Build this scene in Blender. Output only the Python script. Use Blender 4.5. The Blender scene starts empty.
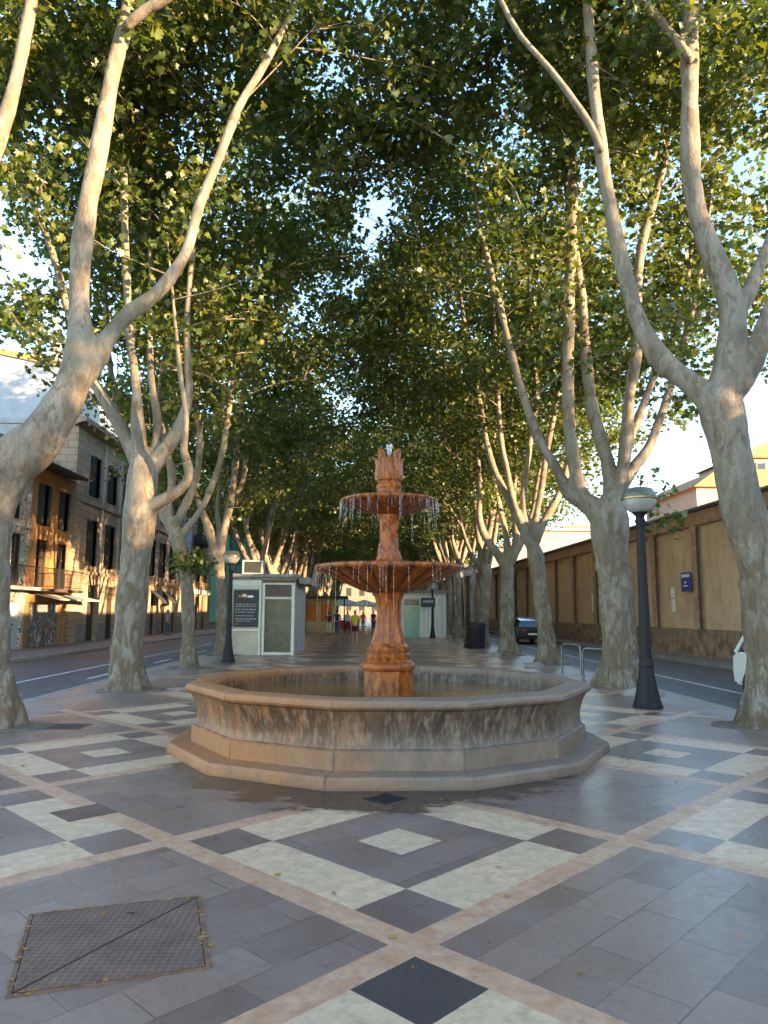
import bpy, bmesh, math, random
import numpy as np
from mathutils import Vector, Matrix, noise as mnoise
R = math.radians
rnd = random.Random(7)
SC = bpy.context.scene
COL = SC.collection
# ------------------------------------------------------------------ tagging
def tag(o, label=None, cat=None, group=None, kind=None):
    if label: o['label'] = label
    if cat: o['category'] = cat
    if group: o['group'] = group
    if kind: o['kind'] = kind
    return o
def thing(name, loc, label, cat, rz=0, group=None):
    o = bpy.data.objects.new(name, None); COL.objects.link(o)
    o.empty_display_size = .2
    o.location = loc; o.rotation_euler = (0, 0, rz)
    return tag(o, label, cat, group)
def link(name, me, parent=None):
    o = bpy.data.objects.new(name, me); COL.objects.link(o)
    if parent is not None: o.parent = parent
    return o
def kids(o): return [c for c in bpy.data.objects if c.parent == o]
def copy_tree(o, parent=None):
    c = o.copy(); COL.objects.link(c)
    if parent is not None: c.parent = parent
    for k in list(o.children): copy_tree(k, c)
    return c
# ------------------------------------------------------------------ mesh builder
class MB:
    def __init__(s): s.bm = bmesh.new()
    def face(s, pts):
        return s.bm.faces.new([s.bm.verts.new(p) for p in pts])
    def box(s, x0, x1, y0, y1, z0, z1, bev=0):
        r = bmesh.ops.create_cube(s.bm, size=1)
        vs = r['verts']
        for v in vs:
            v.co = Vector((x0 + (v.co.x + .5) * (x1 - x0), y0 + (v.co.y + .5) * (y1 - y0), z0 + (v.co.z + .5) * (z1 - z0)))
        if bev:
            es = list({e for v in vs for e in v.link_edges})
            bmesh.ops.bevel(s.bm, geom=es, offset=bev, segments=2, affect='EDGES', profile=.6)
        return s
    def tube(s, pts, rad, seg=10, caps=True):
        pts = [Vector(p) for p in pts]
        if not isinstance(rad, (list, tuple)): rad = [rad] * len(pts)
        rings = []; prev = None
        for i, p in enumerate(pts):
            d = (pts[min(i + 1, len(pts) - 1)] - pts[max(i - 1, 0)]).normalized()
            if prev is None:
                a = d.orthogonal().normalized()
            else:
                a = prev - d * prev.dot(d); a = a.normalized() if a.length > 1e-6 else d.orthogonal().normalized()
            prev = a; b = d.cross(a)
            rings.append([s.bm.verts.new(p + (a * math.cos(2 * math.pi * k / seg) + b * math.sin(2 * math.pi * k / seg)) * rad[i]) for k in range(seg)])
        for A, B in zip(rings, rings[1:]):
            for k in range(seg):
                s.bm.faces.new((A[k], A[(k + 1) % seg], B[(k + 1) % seg], B[k]))
        if caps:
            s.bm.faces.new(rings[0][::-1]); s.bm.faces.new(rings[-1])
        return s
    def lathe(s, prof, seg=32, cx=0, cy=0, rot=0, mod=None, cap0=True, cap1=True):
        rings = []
        for j, (r, z) in enumerate(prof):
            ring = []
            for k in range(seg):
                a = 2 * math.pi * k / seg + rot
                rr, zz = (r, z) if mod is None else mod(r, z, a, j)
                ring.append(s.bm.verts.new((cx + rr * math.cos(a), cy + rr * math.sin(a), zz)))
            rings.append(ring)
        for A, B in zip(rings, rings[1:]):
            for k in range(seg):
                s.bm.faces.new((A[k], A[(k + 1) % seg], B[(k + 1) % seg], B[k]))
        if cap0: s.bm.faces.new(rings[0][::-1])
        if cap1: s.bm.faces.new(rings[-1])
        return s
    def prism(s, poly, axis, a0, a1, bev=0):
        # poly in the two other axes, extruded along axis
        def P(u, v, t):
            return {'x': (t, u, v), 'y': (u, t, v), 'z': (u, v, t)}[axis]
        A = [s.bm.verts.new(P(u, v, a0)) for u, v in poly]
        B = [s.bm.verts.new(P(u, v, a1)) for u, v in poly]
        n = len(poly)
        s.bm.faces.new(A[::-1]); s.bm.faces.new(B)
        for k in range(n): s.bm.faces.new((A[k], A[(k + 1) % n], B[(k + 1) % n], B[k]))
        if bev:
            es = list({e for v in A + B for e in v.link_edges})
            bmesh.ops.bevel(s.bm, geom=es, offset=bev, segments=2, affect='EDGES')
        return s
    def sphere(s, c, r, seg=16, sz=None):
        q = bmesh.ops.create_uvsphere(s.bm, u_segments=seg, v_segments=max(6, seg // 2), radius=1)
        sz = sz or (r, r, r)
        for v in q['verts']: v.co = Vector((c[0] + v.co.x * sz[0], c[1] + v.co.y * sz[1], c[2] + v.co.z * sz[2]))
        return s
    def build(s, name, mat, parent=None, smooth=40):
        bmesh.ops.recalc_face_normals(s.bm, faces=s.bm.faces[:])
        me = bpy.data.meshes.new(name); s.bm.to_mesh(me); s.bm.free()
        if mat is not None: me.materials.append(mat)
        if smooth:
            me.polygons.foreach_set('use_smooth', [True] * len(me.polygons))
            me.set_sharp_from_angle(angle=R(smooth))
        return link(name, me, parent)
# ------------------------------------------------------------------ materials
class NT:
    def __init__(s, name):
        s.m = bpy.data.materials.new(name); s.m.use_nodes = True
        s.t = s.m.node_tree; s.t.nodes.clear()
        s.out = s.n('ShaderNodeOutputMaterial')
        s.tc = s.n('ShaderNodeTexCoord')
    def n(s, ty, **kw):
        x = s.t.nodes.new(ty)
        for k, v in kw.items(): setattr(x, k, v)
        return x
    def set(s, sock, v):
        if isinstance(v, bpy.types.NodeSocket): s.t.links.new(v, sock)
        elif v is not None:
            if isinstance(v, tuple) and len(v) == 3 and sock.type == 'RGBA': v = v + (1,)
            sock.default_value = v
    def M(s, op, a, b=None, c=None):
        x = s.n('ShaderNodeMath', operation=op)
        for i, v in enumerate((a, b, c)):
            if v is not None: s.set(x.inputs[i], v)
        return x.outputs[0]
    def mix(s, f, a, b, bt='MIX'):
        x = s.n('ShaderNodeMix', data_type='RGBA', blend_type=bt)
        s.set(x.inputs[0], f); s.set(x.inputs[6], a); s.set(x.inputs[7], b)
        return x.outputs[2]
    def ramp(s, f, stops):
        x = s.n('ShaderNodeValToRGB'); s.set(x.inputs[0], f)
        e = x.color_ramp.elements
        while len(e) < len(stops): e.new(.5)
        for q, (p, c) in zip(e, stops):
            q.position = p; q.color = (c + (1,)) if isinstance(c, tuple) else (c, c, c, 1)
        return x.outputs[0]
    def vec(s, src=None, scale=(1, 1, 1), rot=(0, 0, 0), loc=(0, 0, 0)):
        x = s.n('ShaderNodeMapping'); s.set(x.inputs[0], src or s.tc.outputs['Object'])
        x.inputs[1].default_value = loc; x.inputs[2].default_value = rot; x.inputs[3].default_value = scale
        return x.outputs[0]
    def noise(s, scale, detail=4, rough=.55, v=None, dist=0):
        x = s.n('ShaderNodeTexNoise'); s.set(x.inputs['Vector'], v or s.tc.outputs['Object'])
        x.inputs['Scale'].default_value = scale; x.inputs['Detail'].default_value = detail
        x.inputs['Roughness'].default_value = rough; x.inputs['Distortion'].default_value = dist
        return x.outputs[0]
    def voro(s, scale, v=None, feature='F1', out='Distance'):
        x = s.n('ShaderNodeTexVoronoi', feature=feature); s.set(x.inputs['Vector'], v or s.tc.outputs['Object'])
        x.inputs['Scale'].default_value = scale
        return x.outputs[out]
    def bump(s, h, strength=.3, dist=.01):
        x = s.n('ShaderNodeBump'); x.inputs['Strength'].default_value = strength; x.inputs['Distance'].default_value = dist
        s.set(x.inputs['Height'], h); return x.outputs[0]
    def pbsdf(s, col, rough=.7, metal=0, normal=None, spec=.5, **kw):
        b = s.n('ShaderNodeBsdfPrincipled')
        s.set(b.inputs['Base Color'], col); s.set(b.inputs['Roughness'], rough); s.set(b.inputs['Metallic'], metal)
        s.set(b.inputs['Specular IOR Level'], spec)
        if normal is not None: s.set(b.inputs['Normal'], normal)
        for k, v in kw.items(): s.set(b.inputs[k.replace('_', ' ')], v)
        return b.outputs[0]
    def done(s, sh):
        s.t.links.new(sh, s.out.inputs[0]); return s.m
def pm(name, c1, c2=None, scale=6, rough=.7, bump=.15, metal=0, spec=.4, stretch=(1, 1, 1), lo=.35, hi=.65, bd=.01):
    t = NT(name); c2 = c2 or tuple(x * .75 for x in c1)
    v = t.vec(scale=stretch)
    f = t.ramp(t.noise(scale, 6, .6, v), [(lo, 0.), (hi, 1.)])
    col = t.mix(f, c1, c2)
    nb = t.bump(t.noise(scale * 6, 4, .6, v), bump, bd) if bump else None
    return t.done(t.pbsdf(col, rough, metal, nb, spec))
MAT = {}
# ---- bark of plane trees
def bark():
    t = NT('plane_bark')
    v = t.vec(scale=(1, 1, .55))
    base = t.ramp(t.noise(2.2, 6, .62, v), [(.3, (.125, .094, .068)), (.45, (.18, .142, .107)), (.6, (.23, .187, .146)), (.75, (.185, .153, .12))])
    pat = t.ramp(t.noise(3.4, 6, .62, t.vec(scale=(1, 1, .45), loc=(3, 1, 0)), .5), [(.48, 0.), (.515, 1.)])
    c = t.mix(t.M('MULTIPLY', pat, .7), base, (.285, .247, .196))
    fl = t.ramp(t.noise(4.6, 7, .68, t.vec(scale=(1, 1, .38), loc=(7, 2, 5)), .8), [(.54, 0.), (.575, 1.)])
    c = t.mix(t.M('MULTIPLY', fl, .68), c, (.135, .10, .065))
    gr = t.ramp(t.noise(1.1, 4, .5, t.vec(loc=(1, 9, 4))), [(.5, 0.), (.68, 1.)])
    c = t.mix(t.M('MULTIPLY', gr, .6), c, (.19, .18, .125))
    # rougher, browner bark low on the trunk
    z = t.n('ShaderNodeSeparateXYZ'); t.set(z.inputs[0], t.tc.outputs['Object'])
    low = t.M('MULTIPLY', t.ramp(t.M('DIVIDE', z.outputs[2], 8), [(.0, 1.), (.75, .1)]), t.ramp(t.noise(6, 5, .7, t.vec(scale=(1, 1, .3), loc=(2, 2, 2)), .8), [(.44, 0.), (.54, 1.)]))
    c = t.mix(t.M('MULTIPLY', low, .9), c, (.135, .085, .048))
    c = t.mix(t.M('MULTIPLY', t.ramp(t.noise(38, 4, .7, v), [(.5, 0.), (.66, 1.)]), .45), c, (.12, .095, .07))
    h = t.M('ADD', t.M('MULTIPLY', fl, -.6), t.M('ADD', t.noise(22, 5, .7, v), t.M('MULTIPLY', t.noise(5, 4, .6, v), .8)))
    return t.done(t.pbsdf(c, .82, 0, t.bump(h, .55, .03), .25))
MAT['bark'] = bark()
def leafm():
    t = NT('plane_leaf')
    g = t.n('ShaderNodeNewGeometry')
    r = g.outputs['Random Per Island']
    col = t.ramp(r, [(0., (.042, .068, .015)), (.5, (.080, .116, .023)), (.85, (.118, .142, .028)), (1., (.17, .15, .035))])
    d = t.n('ShaderNodeBsdfDiffuse'); t.set(d.inputs[0], col)
    tr = t.n('ShaderNodeBsdfTranslucent'); t.set(tr.inputs[0], t.mix(1., col, (1.5, 1.45, .6), 'MULTIPLY'))
    m = t.n('ShaderNodeMixShader'); m.inputs[0].default_value = .45
    t.t.links.new(d.outputs[0], m.inputs[1]); t.t.links.new(tr.outputs[0], m.inputs[2])
    gl = t.n('ShaderNodeBsdfGlossy'); gl.inputs['Roughness'].default_value = .42; gl.inputs[0].default_value = (.8, .85, .8, 1)
    m2 = t.n('ShaderNodeMixShader'); m2.inputs[0].default_value = .045
    t.t.links.new(m.outputs[0], m2.inputs[1]); t.t.links.new(gl.outputs[0], m2.inputs[2])
    return t.done(m2.outputs[0])
MAT['leaf'] = leafm()
# ---- promenade paving
def paving():
    t = NT('promenade_paving')
    S, W, X0, Y0, SY = .4345, .4056, .2333, 3.9575, 1.0225
    sp = t.n('ShaderNodeSeparateXYZ'); t.set(sp.inputs[0], t.tc.outputs['Object'])
    x = t.M('SUBTRACT', sp.outputs[0], X0); y = t.M('DIVIDE', t.M('SUBTRACT', sp.outputs[1], Y0), SY)
    wob = t.M('MULTIPLY', t.M('SUBTRACT', t.noise(7, 3), .5), .02)
    k = 1 / math.sqrt(2) / S
    u = t.M('ADD', t.M('MULTIPLY', t.M('ADD', x, y), k), wob)
    v = t.M('ADD', t.M('MULTIPLY', t.M('SUBTRACT', y, x), k), wob)
    L = 5 + W
    def cell(q):
        c = t.M('DIVIDE', q, L); i = t.M('FLOOR', c)
        f = t.M('SUBTRACT', t.M('MULTIPLY', t.M('SUBTRACT', c, i), L), W / 2)
        return i, f
    iu, fu = cell(u); iv, fv = cell(v)
    a_ = t.M('ABSOLUTE', t.M('SUBTRACT', fu, 2.5)); b_ = t.M('ABSOLUTE', t.M('SUBTRACT', fv, 2.5))
    band = t.M('GREATER_THAN', t.M('MAXIMUM', a_, b_), 2.5)
    par = t.M('FLOORED_MODULO', t.M('ADD', iu, iv), 2.0)
    chk = t.M('LESS_THAN', par, .5)
    ea = t.M('GREATER_THAN', a_, 1.5); eb = t.M('GREATER_THAN', b_, 1.5)
    xor = t.M('ABSOLUTE', t.M('SUBTRACT', ea, eb))
    cen = t.M('LESS_THAN', t.M('MAXIMUM', a_, b_), .5)
    cream = t.M('MULTIPLY', chk, t.M('MAXIMUM', xor, cen))
    corner = t.M('MULTIPLY', chk, t.M('MULTIPLY', ea, eb))
    # per slab variation
    cb = t.n('ShaderNodeCombineXYZ'); t.set(cb.inputs[0], u); t.set(cb.inputs[1], v)
    br = t.n('ShaderNodeTexBrick'); t.set(br.inputs['Vector'], cb.outputs[0])
    br.inputs['Scale'].default_value = 1; br.inputs['Brick Width'].default_value = 1.42; br.inputs['Row Height'].default_value = .71
    br.inputs['Mortar Size'].default_value = .013; br.inputs['Mortar Smooth'].default_value = .3
    br.inputs['Color1'].default_value = (0, 0, 0, 1); br.inputs['Color2'].default_value = (1, 1, 1, 1)
    br.inputs['Mortar'].default_value = (.5, .5, .5, 1); br.offset = .37
    wn = t.n('ShaderNodeTexWhiteNoise', noise_dimensions='2D')
    fl = t.n('ShaderNodeCombineXYZ'); t.set(fl.inputs[0], t.M('ADD', t.M('MULTIPLY', iu, 7.), t.M('FLOOR', fu))); t.set(fl.inputs[1], t.M('ADD', t.M('MULTIPLY', iv, 7.), t.M('FLOOR', fv)))
    t.set(wn.inputs['Vector'], fl.outputs[0])
    n1 = t.noise(1.3, 6, .6); n2 = t.noise(9, 7, .7); n3 = t.noise(60, 3, .7)
    dark = t.mix(br.outputs['Color'], (.165, .102, .078), (.255, .163, .122))
    dark = t.mix(t.M('MULTIPLY', corner, .35), dark, (.115, .078, .068))
    dark = t.mix(t.M('MULTIPLY', t.M('MULTIPLY', chk, wn.outputs[0]), .45), dark, (.130, .088, .074))
    dark = t.mix(t.M('MULTIPLY', t.ramp(n1, [(.4, 0.), (.7, 1.)]), .4), dark, (.29, .22, .19))
    # the single black slab at the near crossing
    blk = t.M('MULTIPLY', corner, t.M('LESS_THAN', t.M('ADD', t.M('ABSOLUTE', t.M('ADD', u, .75)), t.M('ABSOLUTE', t.M('ADD', v, .75))), 1.1))
    dark = t.mix(t.M('MULTIPLY', blk, .8), dark, (.034, .031, .033))
    crm = t.mix(t.ramp(n2, [(.38, 0.), (.62, 1.)]), (.68, .45, .285), (.53, .335, .20))
    crm = t.mix(t.M('MULTIPLY', t.ramp(t.noise(4, 8, .75, None, 1.5), [(.52, 0.), (.62, 1.)]), .5), crm, (.42, .27, .17))
    crm = t.mix(t.M('MULTIPLY', wn.outputs[0], .3), crm, (.48, .34, .23))
    pnk = t.mix(t.ramp(t.noise(5, 7, .7, None, .8), [(.36, 0.), (.64, 1.)]), (.44, .215, .12), (.55, .33, .205))
    pnk = t.mix(t.M('MULTIPLY', t.ramp(n2, [(.5, 0.), (.68, 1.)]), .6), pnk, (.33, .18, .12))
    col = t.mix(cream, dark, crm); col = t.mix(band, col, pnk)
    # joints
    isdark = t.M('MULTIPLY', t.M('SUBTRACT', 1., cream), t.M('SUBTRACT', 1., band))
    jt = t.M('MULTIPLY', t.M('MULTIPLY', br.outputs['Fac'], isdark), t.ramp(t.noise(1.7, 4, .6), [(.38, 0.15), (.6, 1.)]))
    col = t.mix(t.M('MULTIPLY', jt, .6), col, (.05, .038, .035))
    # outer strips of plain slabs beside the trees
    edge = t.M('GREATER_THAN', t.M('ABSOLUTE', t.M('SUBTRACT', sp.outputs[0], .2)), 5.35)
    col = t.mix(edge, col, t.mix(t.ramp(n1, [(.35, 0.), (.65, 1.)]), (.30, .24, .205), (.23, .185, .165)))
    # speckle and dirt
    col = t.mix(t.M('MULTIPLY', t.ramp(n3, [(.55, 0.), (.75, 1.)]), .25), col, (.32, .27, .23))
    col = t.mix(t.M('MULTIPLY', t.ramp(t.noise(14, 6, .7, t.vec(loc=(4, 4, 0))), [(.50, 0.), (.78, 1.)]), .5), col, (.07, .05, .042))
    # water spilled on the slabs in front of the fountain
    dx = t.M('SUBTRACT', sp.outputs[0], .1); dy = t.M('SUBTRACT', sp.outputs[1], 9.8)
    dist = t.M('SQRT', t.M('ADD', t.M('MULTIPLY', dx, dx), t.M('MULTIPLY', dy, dy)))
    side = t.M('SUBTRACT', t.M('MULTIPLY', t.M('SUBTRACT', -1.2, dy), .28), t.M('MULTIPLY', t.M('ABSOLUTE', dx), .10))
    reach = t.M('SUBTRACT', t.M('ADD', t.M('MINIMUM', t.M('MAXIMUM', side, -.4), .60), 2.80), dist)
    wetf = t.M('ADD', reach, t.M('MULTIPLY', t.M('SUBTRACT', t.noise(2.4, 7, .68, t.vec(scale=(.7, 1.3, 1))), .5), 1.5))
    wet = t.M('MULTIPLY', t.ramp(wetf, [(0., 0.), (.12, 1.)]), t.M('GREATER_THAN', .75, t.M('SUBTRACT', dist, 2.74)))
    damp = t.ramp(t.M('ADD', wetf, .22), [(0., 0.), (.3, 1.)])
    col = t.mix(t.M('MULTIPLY', damp, .5), col, (.06, .045, .04))
    col = t.mix(t.M('MULTIPLY', wet, .88), col, (.016, .010, .008))
    rg = t.M('ADD', t.M('MULTIPLY', n2, .32), .15)
    rg = t.M('ADD', rg, t.M('MULTIPLY', t.M('MAXIMUM', cream, band), .09))
    rg = t.M('MULTIPLY', rg, t.M('SUBTRACT', 1., t.M('MULTIPLY', wet, .35)))
    hb = t.M('ADD', t.M('MULTIPLY', jt, -1.2), t.M('ADD', t.M('MULTIPLY', n2, .5), t.M('MULTIPLY', n3, .16)))
    hb = t.M('MULTIPLY', hb, t.M('SUBTRACT', 1., t.M('MULTIPLY', wet, .3)))
    return t.done(t.pbsdf(col, rg, 0, t.bump(hb, .30, .006), .5))
MAT['paving'] = paving()
def asphalt():
    t = NT('asphalt')
    c = t.mix(t.ramp(t.noise(.5, 6, .6, t.vec(scale=(1, .15, 1))), [(.35, 0.), (.65, 1.)]), (.050, .050, .056), (.074, .072, .078))
    c = t.mix(t.M('MULTIPLY', t.ramp(t.noise(90, 2, .6), [(.5, 0.), (.7, 1.)]), .4), c, (.12, .118, .12))
    return t.done(t.pbsdf(c, t.M('ADD', .38, t.M('MULTIPLY', t.noise(3, 4), .3)), 0, t.bump(t.noise(120, 2), .3, .004), .5))
MAT['asphalt'] = asphalt()
MAT['roadpaint'] = pm('road_paint', (.72, .70, .66), (.42, .41, .40), 5, .6, .1)
MAT['kerb'] = pm('kerb_stone', (.33, .29, .25), (.24, .20, .17), 3, .7, .2)
MAT['pavement'] = pm('pavement_slabs', (.24, .21, .19), (.17, .15, .14), 2.5, .7, .15)
MAT['earth'] = pm('bare_earth', (.20, .15, .11), (.12, .09, .065), 8, .95, .6, bd=.02)
MAT['ground'] = pm('outer_ground', (.14, .12, .10), (.09, .08, .07), .3, .9, .1)
# ---- fountain
def basin_stone():
    t = NT('basin_stone')
    z = t.n('ShaderNodeSeparateXYZ'); t.set(z.inputs[0], t.tc.outputs['Object'])
    zz = z.outputs[2]
    c = t.mix(t.ramp(t.noise(3, 7, .65), [(.35, 0.), (.65, 1.)]), (.225, .145, .100), (.14, .09, .062))
    # more orange on the western half, paler and greyer eastwards
    east = t.ramp(t.M('ADD', t.M('MULTIPLY', z.outputs[0], .22), t.M('ADD', .5, t.M('MULTIPLY', t.M('SUBTRACT', t.noise(1.4, 4), .5), .5))), [(.15, 0.), (.62, 1.)])
    c = t.mix(t.M('MULTIPLY', t.M('SUBTRACT', 1., east), .85), c, (.40, .155, .045))
    c = t.mix(t.M('MULTIPLY', east, .35), c, (.225, .175, .14))
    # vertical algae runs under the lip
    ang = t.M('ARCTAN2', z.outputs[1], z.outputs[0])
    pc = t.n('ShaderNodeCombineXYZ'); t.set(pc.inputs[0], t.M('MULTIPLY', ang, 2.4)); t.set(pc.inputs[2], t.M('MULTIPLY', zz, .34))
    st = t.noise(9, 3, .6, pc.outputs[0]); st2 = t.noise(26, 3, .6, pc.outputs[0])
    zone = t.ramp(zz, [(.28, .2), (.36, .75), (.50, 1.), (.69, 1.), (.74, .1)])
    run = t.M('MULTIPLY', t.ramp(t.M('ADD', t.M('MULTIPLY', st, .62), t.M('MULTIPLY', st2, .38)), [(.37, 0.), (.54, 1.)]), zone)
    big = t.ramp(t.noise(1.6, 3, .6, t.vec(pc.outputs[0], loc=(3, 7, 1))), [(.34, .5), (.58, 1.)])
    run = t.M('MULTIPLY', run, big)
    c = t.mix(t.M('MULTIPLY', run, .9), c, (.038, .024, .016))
    # a dark green run at one corner
    lime = t.M('MULTIPLY', t.ramp(t.noise(17, 3, .6, t.vec(pc.outputs[0], loc=(9, 1, 0))), [(.53, 0.), (.66, 1.)]), zone)
    c = t.mix(t.M('MULTIPLY', lime, .55), c, (.31, .235, .175))
    fr = t.M('FRACT', t.M('ADD', t.M('DIVIDE', t.M('SUBTRACT', ang, R(15) + .0207), R(30)), 20.))
    jn = t.M('GREATER_THAN', t.M('ABSOLUTE', t.M('SUBTRACT', fr, .5)), .492)
    jn = t.M('MAXIMUM', jn, t.M('LESS_THAN', t.M('ABSOLUTE', t.M('SUBTRACT', zz, .318)), .005))
    c = t.mix(t.M('MULTIPLY', t.M('MULTIPLY', jn, t.M('LESS_THAN', zz, .79)), t.ramp(t.noise(6, 4), [(.4, .05), (.62, .7)])), c, (.055, .038, .028))
    # wet tide-mark and dark joint band at base
    c = t.mix(t.M('MULTIPLY', t.ramp(t.M('ADD', zz, t.M('MULTIPLY', t.noise(6, 4), .06)), [(.0, 1.), (.075, 0.)]), .7), c, (.06, .038, .026))
    c = t.mix(t.M('MULTIPLY', t.ramp(t.noise(7, 6, .7, t.vec(loc=(5, 5, 5))), [(.55, 0.), (.66, 1.)]), .5), c, (.15, .09, .055))
    h = t.M('ADD', t.noise(18, 6, .7), t.M('MULTIPLY', st, .8))
    return t.done(t.pbsdf(c, t.M('ADD', .36, t.M('MULTIPLY', t.noise(5, 4), .35)), 0, t.bump(h, .42, .018), .4))
MAT['basin'] = basin_stone()
def iron_stone(name, ribs=0):
    t = NT(name)
    v = t.vec(scale=(1, 1, .18))
    n = t.noise(17, 7, .72, t.vec(scale=(1, 1, .35)))
    c = t.ramp(n, [(.26, (.04, .010, .003)), (.42, (.17, .040, .006)), (.58, (.40, .105, .012)), (.74, (.25, .066, .011))])
    c = t.mix(t.M('MULTIPLY', t.ramp(t.noise(5, 5, .6), [(.45, 0.), (.65, 1.)]), .35), c, (.12, .036, .009))
    if ribs:      # colour darkened in the grooves between the ribs
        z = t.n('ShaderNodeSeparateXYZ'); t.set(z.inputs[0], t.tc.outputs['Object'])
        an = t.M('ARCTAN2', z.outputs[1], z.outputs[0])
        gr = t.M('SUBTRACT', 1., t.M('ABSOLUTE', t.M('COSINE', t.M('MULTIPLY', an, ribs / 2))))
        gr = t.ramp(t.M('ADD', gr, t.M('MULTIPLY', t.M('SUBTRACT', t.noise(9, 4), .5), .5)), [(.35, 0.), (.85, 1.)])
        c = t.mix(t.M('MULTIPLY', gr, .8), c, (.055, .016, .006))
    h = t.M('ADD', n, t.M('MULTIPLY', t.noise(45, 4, .6), .5))
    return t.done(t.pbsdf(c, t.M('ADD', .06, t.M('MULTIPLY', t.noise(8, 4), .42)), 0, t.bump(h, .7, .016), .35))
MAT['iron_stone'] = iron_stone('iron_stained_marble')
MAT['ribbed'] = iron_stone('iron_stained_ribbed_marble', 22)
def waterm():
    t = NT('fountain_water')
    h = t.M('ADD', t.noise(7, 3, .5), t.M('MULTIPLY', t.noise(22, 2, .5), .4))
    return t.done(t.pbsdf((.20, .10, .03), .06, 0, t.bump(h, .35, .03), .6))
MAT['water'] = waterm()
t = NT('falling_water'); MAT['spray'] = t.done(t.pbsdf((.82, .86, .9), .08, 0, None, .6, Transmission_Weight=.75, IOR=1.33))
# ---- metals and paints
MAT['iron'] = pm('dark_cast_iron', (.016, .016, .018), (.024, .022, .021), 12, .62, .15, .0, .25)
MAT['steel'] = pm('brushed_steel', (.22, .22, .22), (.16, .16, .16), 20, .4, .05, .6)
t = NT('milky_lamp_glass'); MAT['lampglass'] = t.done(t.pbsdf(t.mix(t.ramp(t.noise(5, 3), [(.4, 0.), (.6, 1.)]), (.42, .42, .39), (.34, .33, .30)), .18, 0, None, .6))
MAT['brass'] = pm('dull_brass', (.38, .25, .12), (.28, .18, .09), 10, .35, .05, .8)
MAT['lampcap'] = pm('weathered_grey_metal', (.17, .165, .145), (.12, .115, .10), 6, .5, .1, .3)
def hatchm():
    t = NT('chequered_iron_plate')
    ck = t.n('ShaderNodeTexChecker'); t.set(ck.inputs[0], t.vec(scale=(38, 38, 38), rot=(0, 0, R(45)))); ck.inputs['Scale'].default_value = 1
    c = t.mix(t.ramp(t.noise(5, 6, .6), [(.35, 0.), (.65, 1.)]), (.22, .125, .088), (.145, .086, .064))
    c = t.mix(t.M('MULTIPLY', ck.outputs['Fac'], .35), c, (.03, .022, .02))
    return t.done(t.pbsdf(c, .75, .0, t.bump(ck.outputs['Fac'], .5, .004), .2))
MAT['hatch'] = hatchm()
MAT['rust'] = pm('rusty_frame', (.20, .10, .05), (.11, .06, .04), 14, .8, .3)
MAT['deadleaf'] = pm('dry_fallen_leaf', (.38, .17, .04), (.24, .10, .03), 20, .8, .1)
# ---- walls
def ochre_wall():
    t = NT('ochre_render')
    z = t.n('ShaderNodeSeparateXYZ'); t.set(z.inputs[0], t.tc.outputs['Object'])
    c = t.mix(t.ramp(t.noise(.8, 6, .6), [(.35, 0.), (.65, 1.)]), (.60, .43, .29), (.50, .345, .225))
    pk = t.M('MULTIPLY', t.M('LESS_THAN', z.outputs[2], 3.05), t.ramp(t.noise(.09, 1, .5, t.vec(scale=(0, 1, 0))), [(.50, 0.), (.52, 1.)]))
    c = t.mix(t.M('MULTIPLY', pk, .8), c, (.50, .345, .25))
    c = t.mix(t.M('MULTIPLY', t.ramp(t.noise(3, 6, .7, t.vec(scale=(1, 1, .3))), [(.46, 0.), (.7, 1.)]), .6), c, (.33, .215, .135))
    return t.done(t.pbsdf(c, .88, 0, t.bump(t.noise(25, 5), .2, .01), .2))
MAT['ochre'] = ochre_wall()
MAT['redbrick'] = pm('reddish_render', (.42, .26, .18), (.28, .165, .115), 2.2, .85, .25)
MAT['pier'] = pm('pier_plaster', (.44, .30, .21), (.27, .165, .11), 3, .85, .25)
MAT['rubble'] = pm('rough_rubble', (.34, .245, .17), (.13, .088, .06), 2.6, .95, .9, bd=.05)
MAT['darktile'] = pm('dark_coping_tile', (.085, .06, .055), (.05, .038, .036), 4, .8, .3)
MAT['pink_roof'] = pm('pinkish_roof', (.42, .30, .28), (.34, .23, .21), .8, .85, .1)
def tiles():
    t = NT('terracotta_tiles')
    w = t.n('ShaderNodeTexWave', bands_direction='Y'); t.set(w.inputs[0], t.tc.outputs['Object']); w.inputs['Scale'].default_value = 3.5; w.inputs['Distortion'].default_value = .4
    c = t.mix(t.ramp(t.noise(1.2, 5), [(.35, 0.), (.65, 1.)]), (.46, .27, .13), (.36, .19, .09))
    return t.done(t.pbsdf(t.mix(t.M('MULTIPLY', w.outputs['Fac'], .3), c, (.25, .12, .06)), .85, 0, t.bump(w.outputs['Fac'], .5, .05), .2))
MAT['tiles'] = tiles()
MAT['cream'] = pm('cream_render', (.38, .32, .27), (.32, .27, .22), .7, .85, .1)
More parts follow.
